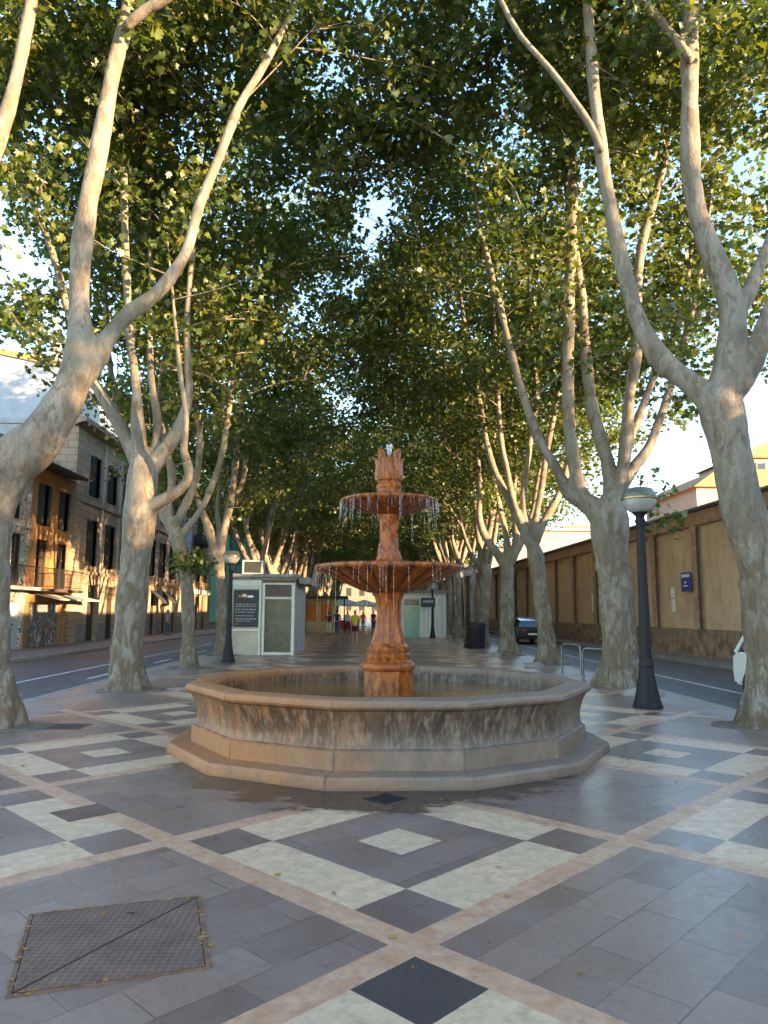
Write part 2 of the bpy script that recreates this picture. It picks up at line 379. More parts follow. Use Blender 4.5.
def ashlar(name, c1, c2, sx=.8, sz=.38, mort=(.12, .095, .075)):
    t = NT(name)
    cb = t.n('ShaderNodeCombineXYZ'); sp = t.n('ShaderNodeSeparateXYZ'); t.set(sp.inputs[0], t.tc.outputs['Object'])
    t.set(cb.inputs[0], t.M('ADD', sp.outputs[1], sp.outputs[0])); t.set(cb.inputs[1], sp.outputs[2])
    br = t.n('ShaderNodeTexBrick'); t.set(br.inputs['Vector'], cb.outputs[0]); br.inputs['Scale'].default_value = 1
    br.inputs['Brick Width'].default_value = sx; br.inputs['Row Height'].default_value = sz; br.inputs['Mortar Size'].default_value = .014
    br.inputs['Color1'].default_value = c1 + (1,); br.inputs['Color2'].default_value = c2 + (1,); br.inputs['Mortar'].default_value = mort + (1,)
    c = t.mix(t.M('MULTIPLY', t.ramp(t.noise(1.6, 6, .65), [(.4, 0.), (.7, 1.)]), .5), br.outputs['Color'], tuple(q * .55 for q in c1))
    h = t.M('ADD', t.M('MULTIPLY', br.outputs['Fac'], -1.), t.M('MULTIPLY', t.noise(14, 5), .7))
    return t.done(t.pbsdf(c, .85, 0, t.bump(h, .4, .02), .25))
MAT['ashlar'] = ashlar('sandstone_ashlar', (.46, .32, .215), (.38, .26, .175))
MAT['oldbrick'] = ashlar('rough_brown_stone', (.42, .27, .155), (.30, .19, .11), .42, .2)
def orange_old():
    t = NT('peeling_ochre_front')
    c = t.mix(t.ramp(t.noise(1.3, 7, .68), [(.4, 0.), (.58, 1.)]), (.46, .21, .065), (.32, .165, .07))
    c = t.mix(t.ramp(t.noise(2.4, 7, .7, t.vec(loc=(4, 7, 2)), .6), [(.58, 0.), (.63, 1.)]), c, (.34, .28, .21))
    return t.done(t.pbsdf(c, .9, 0, t.bump(t.noise(12, 6, .7), .4, .02), .2))
MAT['orange_old'] = orange_old()
MAT['whitewash'] = pm('weathered_whitewash', (.44, .44, .46), (.34, .34, .35), 1.2, .9, .2, stretch=(1, 1, .35))
MAT['stucco_white'] = pm('grubby_white_stucco', (.52, .48, .43), (.38, .34, .30), 1.4, .88, .2)
MAT['ochre_trim'] = pm('ochre_coping', (.48, .31, .10), (.36, .22, .08), 2, .8, .1)
MAT['darkwood'] = pm('dark_wood', (.045, .030, .022), (.028, .02, .016), 6, .7, .2)
MAT['shutter'] = pm('dark_green_shutter', (.030, .034, .028), (.02, .022, .02), 6, .6, .1)
MAT['paleblue'] = pm('pale_blue_door_paint', (.50, .56, .62), (.42, .47, .53), 2, .6, .05)
def graffiti(name, base):
    t = NT(name)
    c = t.mix(t.ramp(t.noise(2, 6), [(.35, 0.), (.65, 1.)]), base, tuple(q * .7 for q in base))
    for sc, lc, col, lo in ((2.2, (1, 2, 3), (.55, .53, .50), .57), (2.8, (5, 1, 9), (.45, .07, .06), .62), (3.1, (2, 8, 4), (.05, .05, .06), .61), (2.5, (9, 9, 1), (.25, .28, .42), .64)):
        c = t.mix(t.ramp(t.noise(sc, 3, .5, t.vec(loc=lc), 1.8), [(lo, 0.), (lo + .015, 1.)]), c, col)
    return t.done(t.pbsdf(c, .75, 0, None, .3))
MAT['graffiti'] = graffiti('graffiti_roller_door', (.22, .21, .20))
MAT['graffiti_wall'] = graffiti('graffiti_wall_paint', (.50, .44, .36))
t = NT('window_glass'); MAT['glass'] = t.done(t.pbsdf((.02, .022, .025), .06, 0, None, .7))
MAT['awning'] = pm('dark_awning_canvas', (.022, .026, .024), (.03, .034, .03), 8, .8, .1)
t = NT('green_scaffold_net')
nt_ = t.ramp(t.noise(1.5, 5, .6, t.vec(scale=(1, 1, .25))), [(.35, 0.), (.65, 1.)])
MAT['net'] = t.done(t.pbsdf(t.mix(nt_, (.13, .42, .32), (.22, .50, .40)), .8, 0, None, .2))
MAT['darknet'] = pm('dark_green_net', (.02, .16, .09), (.015, .10, .06), 3, .8, .1)
# ---- kiosk
def kioskm():
    t = NT('kiosk_white_panel')
    c = t.mix(t.ramp(t.noise(1.5, 5), [(.35, 0.), (.65, 1.)]), (.46, .39, .29), (.38, .32, .24))
    return t.done(t.pbsdf(c, .5, 0, None, .4))
MAT['kiosk'] = kioskm()
t = NT('kiosk_scrawled_side')
c = t.mix(t.ramp(t.noise(2.4, 6, .7, None, 1.2), [(.42, 0.), (.6, 1.)]), (.46, .42, .39), (.27, .235, .235))
MAT['kiosk_side'] = t.done(t.pbsdf(c, .6, 0, None, .3))
MAT['kioskroof'] = pm('kiosk_roof_metal', (.30, .28, .26), (.17, .14, .12), 3, .6, .1)
MAT['alu'] = pm('pale_aluminium', (.56, .54, .49), (.46, .44, .40), 4, .45, .05, .2)
t = NT('dusty_glass'); MAT['dustyglass'] = t.done(t.pbsdf(t.mix(t.ramp(t.noise(3, 6, .6), [(.35, 0.), (.65, 1.)]), (.045, .042, .028), (.075, .07, .048)), .22, 0, None, .5))
t = NT('brown_panel'); MAT['brownpanel'] = t.done(t.pbsdf((.075, .042, .028), .4, 0, None, .4))
t = NT('green_glass'); MAT['greenglass'] = t.done(t.pbsdf((.10, .32, .27), .15, 0, None, .5))
MAT['black'] = pm('matt_black_board', (.016, .016, .019), (.022, .021, .024), 5, .45, .05)
MAT['white'] = pm('white_paint', (.74, .73, .70), (.66, .65, .62), 4, .55, .05)
MAT['grey'] = pm('grey_print', (.30, .30, .31), (.25, .25, .26), 5, .6, 0)
MAT['red'] = pm('red_print', (.45, .06, .04), (.38, .05, .035), 5, .6, 0)
MAT['orange'] = pm('orange_print', (.60, .17, .03), (.5, .14, .03), 5, .6, 0)
MAT['blue_sign'] = pm('blue_enamel', (.015, .045, .28), (.012, .036, .22), 4, .3, .03)
MAT['canvas'] = pm('white_canvas', (.74, .73, .71), (.62, .61, .6), 2, .8, .1)
MAT['yellowish'] = pm('pale_yellow_panel', (.55, .42, .20), (.45, .33, .16), 2, .7, .05)
# ---- cars
t = NT('car_dark_paint'); MAT['cardark'] = t.done(t.pbsdf((.020, .020, .024), .25, .3, None, .5, Coat_Weight=.6))
t = NT('car_white_paint'); MAT['carwhite'] = t.done(t.pbsdf((.66, .65, .62), .28, 0, None, .5, Coat_Weight=.6))
MAT['tyre'] = pm('tyre_rubber', (.016, .016, .017), (.024, .023, .023), 20, .85, .2)
t = NT('rear_lamp_red'); MAT['redlamp'] = t.done(t.pbsdf((.40, .02, .015), .2, 0, None, .5))
t = NT('headlamp_glass'); MAT['headlamp'] = t.done(t.pbsdf((.6, .6, .58), .12, .1, None, .6))
# ---- people
MAT['skin'] = pm('skin', (.50, .29, .20), (.44, .25, .17), 8, .6, .05)
for nm, c in dict(yellow=(.62, .56, .03), navy=(.03, .06, .15), darkred=(.07, .02, .025), whitecloth=(.62, .60, .57), greycloth=(.34, .34, .35), pink=(.62, .09, .13), blackcloth=(.02, .02, .023), jeans=(.06, .10, .18), hair_d=(.03, .02, .014), hair_r=(.34, .15, .05), tan=(.34, .26, .17)).items():
    MAT[nm] = pm('cloth_' + nm if 'hair' not in nm else nm.replace('_d', '_dark').replace('_r', '_reddish'), c, tuple(q * .8 for q in c), 14, .85, .2)
# ================================================================== camera, light
F_, HY_, VX_, CH, ROLL = 740., 612., 370., 1.65, .005
P_ = math.atan((HY_ - 512) / F_); PSI = math.atan((384 - VX_) / math.hypot(F_, HY_ - 512))
fw = Vector((math.cos(P_) * math.sin(PSI), math.cos(P_) * math.cos(PSI), math.sin(P_)))
rt0 = Vector((math.cos(PSI), -math.sin(PSI), 0)); up0 = rt0.cross(fw)
rt = rt0 * math.cos(ROLL) + up0 * math.sin(ROLL); up = up0 * math.cos(ROLL) - rt0 * math.sin(ROLL)
cd = bpy.data.cameras.new('camera'); cam = bpy.data.objects.new('camera', cd); COL.objects.link(cam)
cam.matrix_world = Matrix(((rt.x, up.x, -fw.x, 0), (rt.y, up.y, -fw.y, 0), (rt.z, up.z, -fw.z, CH), (0, 0, 0, 1)))
cd.sensor_fit = 'VERTICAL'; cd.sensor_height = 24; cd.sensor_width = 18; cd.lens = 24 * F_ / 1024
cd.clip_start = .1; cd.clip_end = 3000
SC.camera = cam
SUN_EL, SUN_AZ = R(7.6), R(120)        # azimuth clockwise from +Y
sd = Vector((math.sin(SUN_AZ) * math.cos(SUN_EL), math.cos(SUN_AZ) * math.cos(SUN_EL), math.sin(SUN_EL)))
sl = bpy.data.lights.new('sun', 'SUN'); sl.energy = 3.8; sl.angle = R(.5); sl.color = (1, .68, .36)
so = bpy.data.objects.new('sun', sl); COL.objects.link(so); so.rotation_euler = sd.to_track_quat('Z', 'Y').to_euler(); so.location = (20, -30, 40)
w = bpy.data.worlds.new('World'); SC.world = w; w.use_nodes = True
nt = w.node_tree; nt.nodes.clear()
sky = nt.nodes.new('ShaderNodeTexSky'); sky.sky_type = 'NISHITA'; sky.sun_disc = False
sky.sun_elevation = SUN_EL; sky.sun_rotation = SUN_AZ; sky.air_density = 1.0; sky.altitude = 800; sky.dust_density = .2; sky.ozone_density = 1.35
bg = nt.nodes.new('ShaderNodeBackground'); bg.inputs[1].default_value = .15
wo = nt.nodes.new('ShaderNodeOutputWorld'); nt.links.new(sky.outputs[0], bg.inputs[0]); nt.links.new(bg.outputs[0], wo.inputs[0])
SC.view_settings.view_transform = 'Standard'; SC.view_settings.look = 'None'; SC.view_settings.gamma = 1
SC.view_settings.exposure = 3.05
SC.render.engine = 'CYCLES'; SC.cycles.max_bounces = 8; SC.cycles.diffuse_bounces = 4; SC.cycles.transmission_bounces = 6
SC.cycles.use_denoising = True

# ================================================================== the setting
def struct(name, mb, mat, smooth=0): return tag(mb.build(name, mat, None, smooth), kind='structure')
ZR = -.12
m = MB(); m.face([(-700, -700, ZR - .006), (700, -700, ZR - .006), (700, 900, ZR - .006), (-700, 900, ZR - .006)]); struct('ground', m, MAT['ground'])
m = MB(); m.face([(-12, -70, ZR), (-6.4, -70, ZR), (-6.4, 260, ZR), (-12, 260, ZR)]); struct('road', m, MAT['asphalt'])
WK = -.03                                   # the right-hand wall runs slightly askew
def wx(y): return 12.88 + WK * (y - 25.78)
m = MB(); m.face([(6.4, -40, ZR), (wx(-40) - 1.4, -40, ZR), (wx(100) - 1.4, 100, ZR), (wx(100) - 1.4, 260, ZR), (6.4, 260, ZR)]); struct('road', m, MAT['asphalt'])
m = MB(); m.box(-6.22, 6.22, -70, 260, -.3, 0); struct('promenade', m, MAT['paving'])
for x0, x1 in ((-6.42, -6.222), (6.222, 6.42)):
    m = MB(); m.box(x0, x1, -70, 260, -.3, .003, .02); struct('kerb', m, MAT['kerb'])
m = MB(); m.box(-15.3, -12.2, -70, 260, -.3, .0); struct('pavement', m, MAT['pavement'])
m = MB(); m.box(-12.2, -12.0, -70, 260, -.3, .004, .02); struct('kerb', m, MAT['kerb'])
m = MB(); m.prism([(wx(-40) - 1.4, -40), (wx(-40) + .2, -40), (wx(100) + .2, 100), (wx(100) - 1.4, 100)], 'z', -.3, 0); struct('pavement', m, MAT['pavement'])
m = MB()
m.face([(-8.72, -40, ZR + .004), (-8.60, -40, ZR + .004), (-8.60, 220, ZR + .004), (-8.72, 220, ZR + .004)]); struct('road_marking', m, MAT['roadpaint'])
m = MB()
for k in range(-3, 24):
    y = 13.9 + k * 6.
    m.face([(-7.42, y, ZR + .004), (-7.28, y, ZR + .004), (-7.28, y + 2.2, ZR + .004), (-7.42, y + 2.2, ZR + .004)])
struct('road_marking', m, MAT['roadpaint'])
m = MB(); m.face([(8.3, -20, ZR + .004), (8.41, -20, ZR + .004), (8.25, 160, ZR + .004), (8.14, 160, ZR + .004)]); struct('road_marking', m, MAT['roadpaint'])

# ================================================================== fountain
FX, FY, FR = .249, 9.815, .0207
f = thing('fountain', (FX, FY, 0), 'tiered stone fountain stained orange, standing in a wide twelve-sided basin on the paving', 'fountain')
ROT12 = R(270 - 15) + FR
def poly12(prof, mb, cap0=True, cap1=True): return mb.lathe(prof, 12, 0, 0, ROT12, None, cap0, cap1)
m = MB(); poly12([(2.74, -.02), (2.735, .085), (2.71, .115), (2.66, .122), (2.3, .124)], m); m.build('plinth', MAT['basin'], f, 30)
m = MB()
poly12([(2.46, .118), (2.46, .30), (2.448, .312), (2.425, .32), (2.405, .36), (2.40, .42), (2.405, .48), (2.42, .54), (2.44, .60), (2.462, .645), (2.485, .685), (2.502, .695),
        (2.53, .71), (2.545, .735), (2.545, .765), (2.525, .79), (2.49, .80), (2.27, .803), (2.235, .79), (2.22, .765), (2.22, .30)], m, False, False)
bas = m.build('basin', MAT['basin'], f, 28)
m = MB(); poly12([(2.3, .2), (2.3, .585)], m, False, True); m.build('water', MAT['water'], f, 0)
# pedestal: square-ish eight-sided block, mouldings, flared column
m = MB(); m.lathe([(.335, .2), (.335, .90), (.325, .915)], 8, 0, 0, R(22.5)); m.build('pedestal_block', MAT['iron_stone'], f, 25)
m = MB()
m.lathe([(.335, .905), (.352, .925), (.36, .955), (.352, .985), (.325, 1.005), (.30, 1.02), (.275, 1.045), (.285, 1.075), (.285, 1.11), (.262, 1.135), (.272, 1.16), (.27, 1.20), (.245, 1.225), (.232, 1.25)], 40)
m.build('pedestal_moulding', MAT['iron_stone'], f, 40)
def octo(amp, n=8):
    return lambda r, z, a, j: (r * (1 - amp * abs(math.sin(n * a / 2)) ** .7), z)
m = MB()
prof = [(.225, 1.24), (.222, 1.28), (.205, 1.33), (.185, 1.40), (.168, 1.48), (.157, 1.56), (.152, 1.64), (.155, 1.70), (.163, 1.76), (.177, 1.82), (.197, 1.87), (.222, 1.905), (.24, 1.93)]
m.lathe(prof, 64, 0, 0, 0, octo(.12)); m.build('lower_column', MAT['iron_stone'], f, 50)
def gad(n, amp):
    def md(r, z, a, j, L=None):
        return r * (1 + amp * (abs(math.cos(n * a / 2)) - .5)), z
    return md
def bowl(prof_out, prof_in, n, amp, j0, j1, name):
    m = MB()
    def md(r, z, a, j):
        if j0 <= j <= j1: return r * (1 + amp * (abs(math.cos(n * a / 2)) ** .55 - .7)), z
        return r * (1 + .006 * math.sin(a * 5) + .004 * math.sin(a * 13)), z
    m.lathe(prof_out + prof_in, n * 8, 0, 0, 0, md, True, True)
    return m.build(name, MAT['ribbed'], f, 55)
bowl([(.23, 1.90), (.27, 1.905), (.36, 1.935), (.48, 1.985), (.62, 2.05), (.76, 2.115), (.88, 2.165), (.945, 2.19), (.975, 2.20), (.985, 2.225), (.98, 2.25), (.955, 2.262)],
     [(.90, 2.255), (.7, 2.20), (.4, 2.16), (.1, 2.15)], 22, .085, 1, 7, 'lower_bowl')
m = MB(); m.lathe([(.0, 2.22), (.80, 2.222)], 48, cap0=False, cap1=False); m.build('bowl_water', MAT['water'], f, 0)
m = MB()
m.lathe([(.20, 2.15), (.20, 2.30), (.185, 2.325), (.17, 2.34), (.168, 2.37)], 32); m.build('upper_collar', MAT['iron_stone'], f, 40)
m = MB()
pr_ = [(.165 - .045 * math.sin(math.pi * min(1, max(0, (z - 2.37) / .60))) ** .8 * (1 if z < 2.9 else .9), z) for z in [2.36 + .018 * k for k in range(33)]]
m.lathe(pr_, 48, 0, 0, 0, lambda r, z, a, j: (r * (1 + .085 * math.sin(6 * a + z * 26) * math.sin(z * 55 + 3 * a)), z)); m.build('upper_column', MAT['iron_stone'], f, 60)
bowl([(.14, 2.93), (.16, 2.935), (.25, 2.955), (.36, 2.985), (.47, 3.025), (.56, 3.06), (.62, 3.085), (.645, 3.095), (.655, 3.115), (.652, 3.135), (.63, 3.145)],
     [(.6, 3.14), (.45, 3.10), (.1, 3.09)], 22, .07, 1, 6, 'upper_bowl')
m = MB(); m.lathe([(.0, 3.118), (.54, 3.12)], 48, cap0=False, cap1=False); m.build('bowl_water', MAT['water'], f, 0)
m = MB(); m.lathe([(.20, 3.09), (.205, 3.20), (.195, 3.225), (.165, 3.245), (.16, 3.28), (.172, 3.30), (.172, 3.335), (.15, 3.36), (.145, 3.385)], 32); m.build('finial_base', MAT['iron_stone'], f, 40)
# carved finial of upright leaves with curled tips
m = MB()
m.lathe([(.145, 3.375), (.158, 3.42), (.150, 3.50), (.138, 3.58), (.132, 3.64), (.11, 3.68), (.06, 3.70)], 32, 0, 0, 0, lambda r, z, a, j: (r * (1 + .09 * math.cos(16 * a)), z))
for k in range(8):
    a = R(45 * k); low = (k % 2 == 0); ca, sa = math.cos(a), math.sin(a)
    def lp(r, z, s): return (r * ca - s * sa, r * sa + s * ca, z)
    rows = [(.150, 3.40, .060), (.162, 3.47, .066), (.158, 3.55, .066), (.150, 3.63, .064), (.150, 3.70, .062), (.158, 3.755, .058), (.172, 3.80, .046), (.184, 3.812, .028)]
    if low: rows = [(r, 3.40 + (z - 3.40) * .74, s * .9) for r, z, s in rows]
    Fv, Bv = [], []
    for r, z, s in rows:
        Fv.append([m.bm.verts.new(lp(r + .0, z, -s)), m.bm.verts.new(lp(r + .034, z, 0)), m.bm.verts.new(lp(r, z, s))])
        Bv.append([m.bm.verts.new(lp(r - .035, z - .004, -s * .9)), m.bm.verts.new(lp(r - .02, z - .004, 0)), m.bm.verts.new(lp(r - .035, z - .004, s * .9))])
    for A, B in zip(Fv, Fv[1:]):
        for q in range(2): m.bm.faces.new((A[q], A[q + 1], B[q + 1], B[q]))
    for A, B in zip(Bv, Bv[1:]):
        for q in range(2): m.bm.faces.new((A[q + 1], A[q], B[q], B[q + 1]))
    for i in range(len(rows) - 1):
        m.bm.faces.new((Fv[i][0], Fv[i + 1][0], Bv[i + 1][0], Bv[i][0])); m.bm.faces.new((Fv[i][2], Bv[i][2], Bv[i + 1][2], Fv[i + 1][2]))
    m.bm.faces.new((Fv[-1][0], Fv[-1][1], Fv[-1][2], Bv[-1][2], Bv[-1][1], Bv[-1][0]))
for k in range(8):        # scrolls carved between the leaves
    a = R(22.5 + 45 * k); c0 = Vector((.155 * math.cos(a), .155 * math.sin(a), 3.50)); tg = Vector((-math.sin(a), math.cos(a), 0))
    m.tube([c0 + tg * (.035 * math.cos(q * .9) * (1 - q * .06)) + Vector((0, 0, .05 * math.sin(q * .9) + q * .012 - .05)) for q in range(10)], .010, 6)
m.build('finial', MAT['iron_stone'], f, 45)
# jet and falling threads of water
m = MB(); rr = random.Random(3)
for k in range(7):
    a = rr.uniform(0, 6.28); h = rr.uniform(.06, .15)
    m.tube([(0.01 * math.cos(a), .01 * math.sin(a), 3.70), (.02 * math.cos(a), .02 * math.sin(a), 3.80 + h * .4), (.035 * math.cos(a), .035 * math.sin(a), 3.82 + h * .7), (.055 * math.cos(a), .055 * math.sin(a), 3.80 + h * .45)], [.014, .016, .013, .005], 6)
m.build('water_jet', MAT['spray'], f, 60)
m = MB(); rr = random.Random(5)
def thread(r, a, z0, z1, w):
    pts = []; n = 5; ww = []
    for q in range(n):
        z = z0 + (z1 - z0) * q / (n - 1); r2 = r + .004 * q
        pts.append((r2 * math.cos(a), r2 * math.sin(a), z)); ww.append(w * (1 - .5 * q / n) * rr.uniform(.7, 1.1))
    m.tube(pts, ww, 5)
for k in range(110):
    a = rr.uniform(0, 6.28); z0 = 3.10
    L = rr.choice([rr.uniform(.05, .2), rr.uniform(.1, .3), rr.uniform(.1, .45)])
    thread(.655, a, z0, z0 - L, rr.uniform(.0009, .0018))
for k in range(60):
    a = rr.uniform(0, 6.28); thread(.985, a, 2.21, 2.21 - rr.choice([rr.uniform(.05, .25), rr.uniform(.05, .4), rr.uniform(.3, .9)]), rr.uniform(.0009, .0018))
tag(m.build('dripping_water', MAT['spray'], f, 60), kind='stuff')
m = MB(); m.sphere((.62, -.9, .575), .02, 12, (.13, .05, .018)); m.sphere((.55, -.93, .575), .02, 12, (.05, .035, .02))
m.build('foam_patch', MAT['spray'], f, 60)

# ================================================================== plane trees
HERO = {}
HERO['L0']=((-5.29,10.90),[
 [(0.00,0.00,-0.20,0.428),(-0.11,0.00,0.17,0.343),(-0.22,0.00,1.22,0.318),(-0.29,0.00,2.37,0.318),(-0.29,0.00,3.11,0.324),(-0.09,0.00,3.71,0.337),(0.42,0.00,4.29,0.337),(0.75,0.00,4.91,0.134)],
 [(0.42,0.00,4.29,0.298),(0.72,0.07,4.93,0.287),(0.81,0.13,5.62,0.210),(0.71,0.20,6.57,0.165),(0.71,0.27,7.82,0.156),(0.81,0.33,8.88,0.147),(0.87,0.40,9.71,0.134),(0.93,0.47,10.56,0.128),(1.05,0.53,11.43,0.122),(1.08,0.60,12.04,0.116),(1.18,0.83,14.52,0.073),(1.28,1.06,17.00,0.029)],
 [(1.25,0.00,10.98,0.078),(1.45,-0.10,11.09,0.083),(1.74,-0.20,11.22,0.076),(2.08,-0.30,11.32,0.069),(3.56,-0.73,12.12,0.043),(5.03,-1.17,12.92,0.017)],
 [(0.70,0.00,4.82,0.169),(1.00,0.15,5.37,0.171),(1.15,0.29,5.84,0.146),(1.44,0.44,6.37,0.135),(1.78,0.58,6.72,0.116),(2.19,0.73,7.49,0.097),(2.37,0.87,8.46,0.091),(2.64,1.02,9.47,0.085),(2.93,1.16,10.53,0.079),(3.21,1.31,11.23,0.073),(3.48,1.45,11.96,0.066),(3.76,1.60,12.81,0.059),(4.13,1.80,14.22,0.037),(4.50,2.00,15.62,0.015)],
 [(-0.37,0.00,2.67,0.233),(-1.03,-0.08,3.69,0.219),(-1.17,-0.17,5.49,0.166),(-0.80,-0.25,7.35,0.133),(-0.40,-0.33,8.94,0.113),(-0.18,-0.42,9.84,0.100),(-0.01,-0.50,11.02,0.087),(0.27,-0.63,13.49,0.054),(0.56,-0.77,15.96,0.022)],
])
HERO['L1']=((-5.05,16.00),[
 [(0.00,0.00,-0.12,0.477),(-0.06,0.00,0.16,0.374),(-0.04,0.00,1.45,0.322),(0.02,0.00,2.73,0.322),(0.06,0.00,3.82,0.332),(0.08,0.00,4.70,0.342),(0.06,0.00,5.10,0.140)],
 [(0.08,0.00,4.65,0.208),(-0.17,0.09,5.12,0.188),(-0.48,0.18,5.63,0.168),(-0.81,0.27,6.16,0.137),(-1.18,0.36,6.69,0.117),(-1.68,0.44,7.69,0.101),(-2.08,0.53,8.80,0.091),(-2.44,0.62,9.88,0.081),(-2.88,0.71,10.87,0.070),(-3.20,0.80,11.56,0.065),(-3.87,0.99,13.36,0.041),(-4.54,1.18,15.16,0.016)],
 [(0.06,0.00,4.70,0.208),(-0.06,-0.05,5.58,0.145),(-0.10,-0.11,6.35,0.113),(-0.21,-0.16,7.13,0.098),(-0.32,-0.22,7.92,0.092),(-0.44,-0.27,9.36,0.087),(-0.54,-0.33,10.81,0.081),(-0.56,-0.38,11.99,0.076),(-0.43,-0.44,12.76,0.081),(-0.21,-0.49,13.77,0.075),(-0.07,-0.55,14.89,0.070),(0.02,-0.60,15.84,0.060),(0.13,-0.66,17.33,0.037),(0.25,-0.73,18.82,0.015)],
 [(-0.69,0.00,11.99,0.052),(-0.95,0.17,12.80,0.052),(-1.47,0.33,13.48,0.042),(-2.15,0.50,14.30,0.043),(-2.53,0.59,14.87,0.027),(-2.91,0.69,15.44,0.011)],
 [(0.11,0.00,4.57,0.228),(0.44,0.06,5.07,0.188),(0.77,0.12,5.59,0.167),(0.93,0.19,6.22,0.116),(0.94,0.25,6.71,0.095),(0.88,0.31,7.19,0.085),(0.80,0.38,8.29,0.074),(0.84,0.44,9.78,0.064),(0.95,0.50,11.32,0.054),(1.04,0.55,12.82,0.033),(1.12,0.59,14.31,0.013)],
 [(0.22,0.00,4.88,0.125),(0.29,0.20,5.42,0.105),(0.20,0.40,6.11,0.096),(0.01,0.60,6.73,0.086),(-0.14,0.80,7.71,0.076),(-0.22,1.00,9.03,0.066),(-0.40,1.20,10.66,0.056),(-0.53,1.35,12.14,0.035),(-0.66,1.49,13.62,0.014)],
 [(0.10,0.00,3.77,0.166),(0.42,-0.14,3.93,0.154),(0.81,-0.29,4.11,0.132),(1.13,-0.43,4.32,0.121),(1.22,-0.57,4.60,0.100),(1.13,-0.71,5.00,0.079),(1.19,-0.86,5.61,0.059),(1.05,-1.00,6.64,0.049),(0.89,-1.16,8.11,0.030),(0.73,-1.32,9.59,0.012)],
])
HERO['L2']=((-5.26,22.15),[
 [(0.00,0.00,-0.09,0.316),(-0.04,0.00,0.17,0.230),(-0.09,0.00,1.39,0.194),(-0.16,0.00,2.41,0.194),(-0.34,0.00,3.30,0.201),(-0.55,0.00,3.90,0.216),(-0.65,0.00,4.35,0.091)],
 [(-0.61,0.00,4.05,0.172),(-0.85,0.09,4.82,0.144),(-0.78,0.17,5.60,0.130),(-1.07,0.26,6.86,0.116),(-1.31,0.34,8.16,0.102),(-1.23,0.43,10.13,0.088),(-1.55,0.51,12.51,0.073),(-1.59,0.60,14.96,0.066),(-1.61,0.64,16.46,0.042),(-1.63,0.69,17.96,0.017)],
 [(-0.61,0.00,4.05,0.172),(-0.32,-0.10,4.71,0.129),(0.03,-0.20,5.54,0.114),(0.13,-0.30,6.74,0.099),(-0.03,-0.40,8.26,0.092),(0.15,-0.50,10.43,0.084),(0.28,-0.60,12.64,0.070),(0.37,-0.67,14.63,0.044),(0.47,-0.74,16.63,0.017)],
 [(-0.64,0.00,3.99,0.144),(-1.08,0.08,4.66,0.130),(-1.56,0.16,5.44,0.116),(-2.14,0.24,6.85,0.094),(-2.82,0.32,8.77,0.087),(-3.18,0.40,11.42,0.073),(-3.40,0.45,13.40,0.046),(-3.61,0.50,15.38,0.018)],
 [(-0.54,0.00,3.75,0.129),(-0.11,-0.13,4.19,0.114),(0.37,-0.27,4.93,0.099),(0.82,-0.40,6.27,0.092),(1.03,-0.53,7.92,0.084),(1.30,-0.67,9.75,0.070),(1.36,-0.80,11.28,0.055),(1.42,-0.94,13.27,0.035),(1.48,-1.07,15.26,0.014)],
])
HERO['L3']=((-5.59,28.70),[
 [(0.00,0.00,-0.07,0.354),(-0.01,0.00,0.26,0.279),(-0.06,0.00,1.70,0.233),(-0.17,0.00,2.84,0.223),(-0.41,0.00,4.00,0.205),(-0.67,0.00,4.77,0.186),(-0.92,0.00,5.48,0.067)],
 [(-0.79,0.00,5.08,0.149),(-1.13,0.16,5.85,0.122),(-1.57,0.32,7.20,0.104),(-2.18,0.48,9.27,0.095),(-2.47,0.64,11.40,0.086),(-2.81,0.80,14.47,0.077),(-2.99,0.88,16.46,0.048),(-3.16,0.97,18.44,0.019)],
 [(-0.18,0.00,3.15,0.168),(-0.13,-0.08,4.38,0.167),(0.14,-0.15,5.74,0.148),(0.31,-0.23,7.11,0.129),(0.39,-0.30,8.69,0.120),(0.59,-0.38,10.28,0.110),(0.64,-0.45,11.48,0.092),(0.62,-0.52,13.94,0.073),(0.76,-0.60,16.44,0.064),(0.85,-0.65,18.44,0.040),(0.94,-0.70,20.43,0.016)],
 [(-0.14,0.00,4.07,0.112),(-0.37,0.10,5.57,0.112),(-0.32,0.20,7.18,0.103),(-0.48,0.30,8.83,0.094),(-0.81,0.40,10.92,0.085),(-0.87,0.50,13.07,0.076),(-0.91,0.57,15.07,0.047),(-0.96,0.65,17.06,0.019)],
 [(0.11,0.00,5.76,0.112),(0.55,0.25,6.80,0.103),(0.57,0.50,8.48,0.095),(0.36,0.75,10.20,0.086),(0.73,1.00,12.86,0.077),(0.95,1.15,14.83,0.048),(1.17,1.30,16.80,0.019)],
])
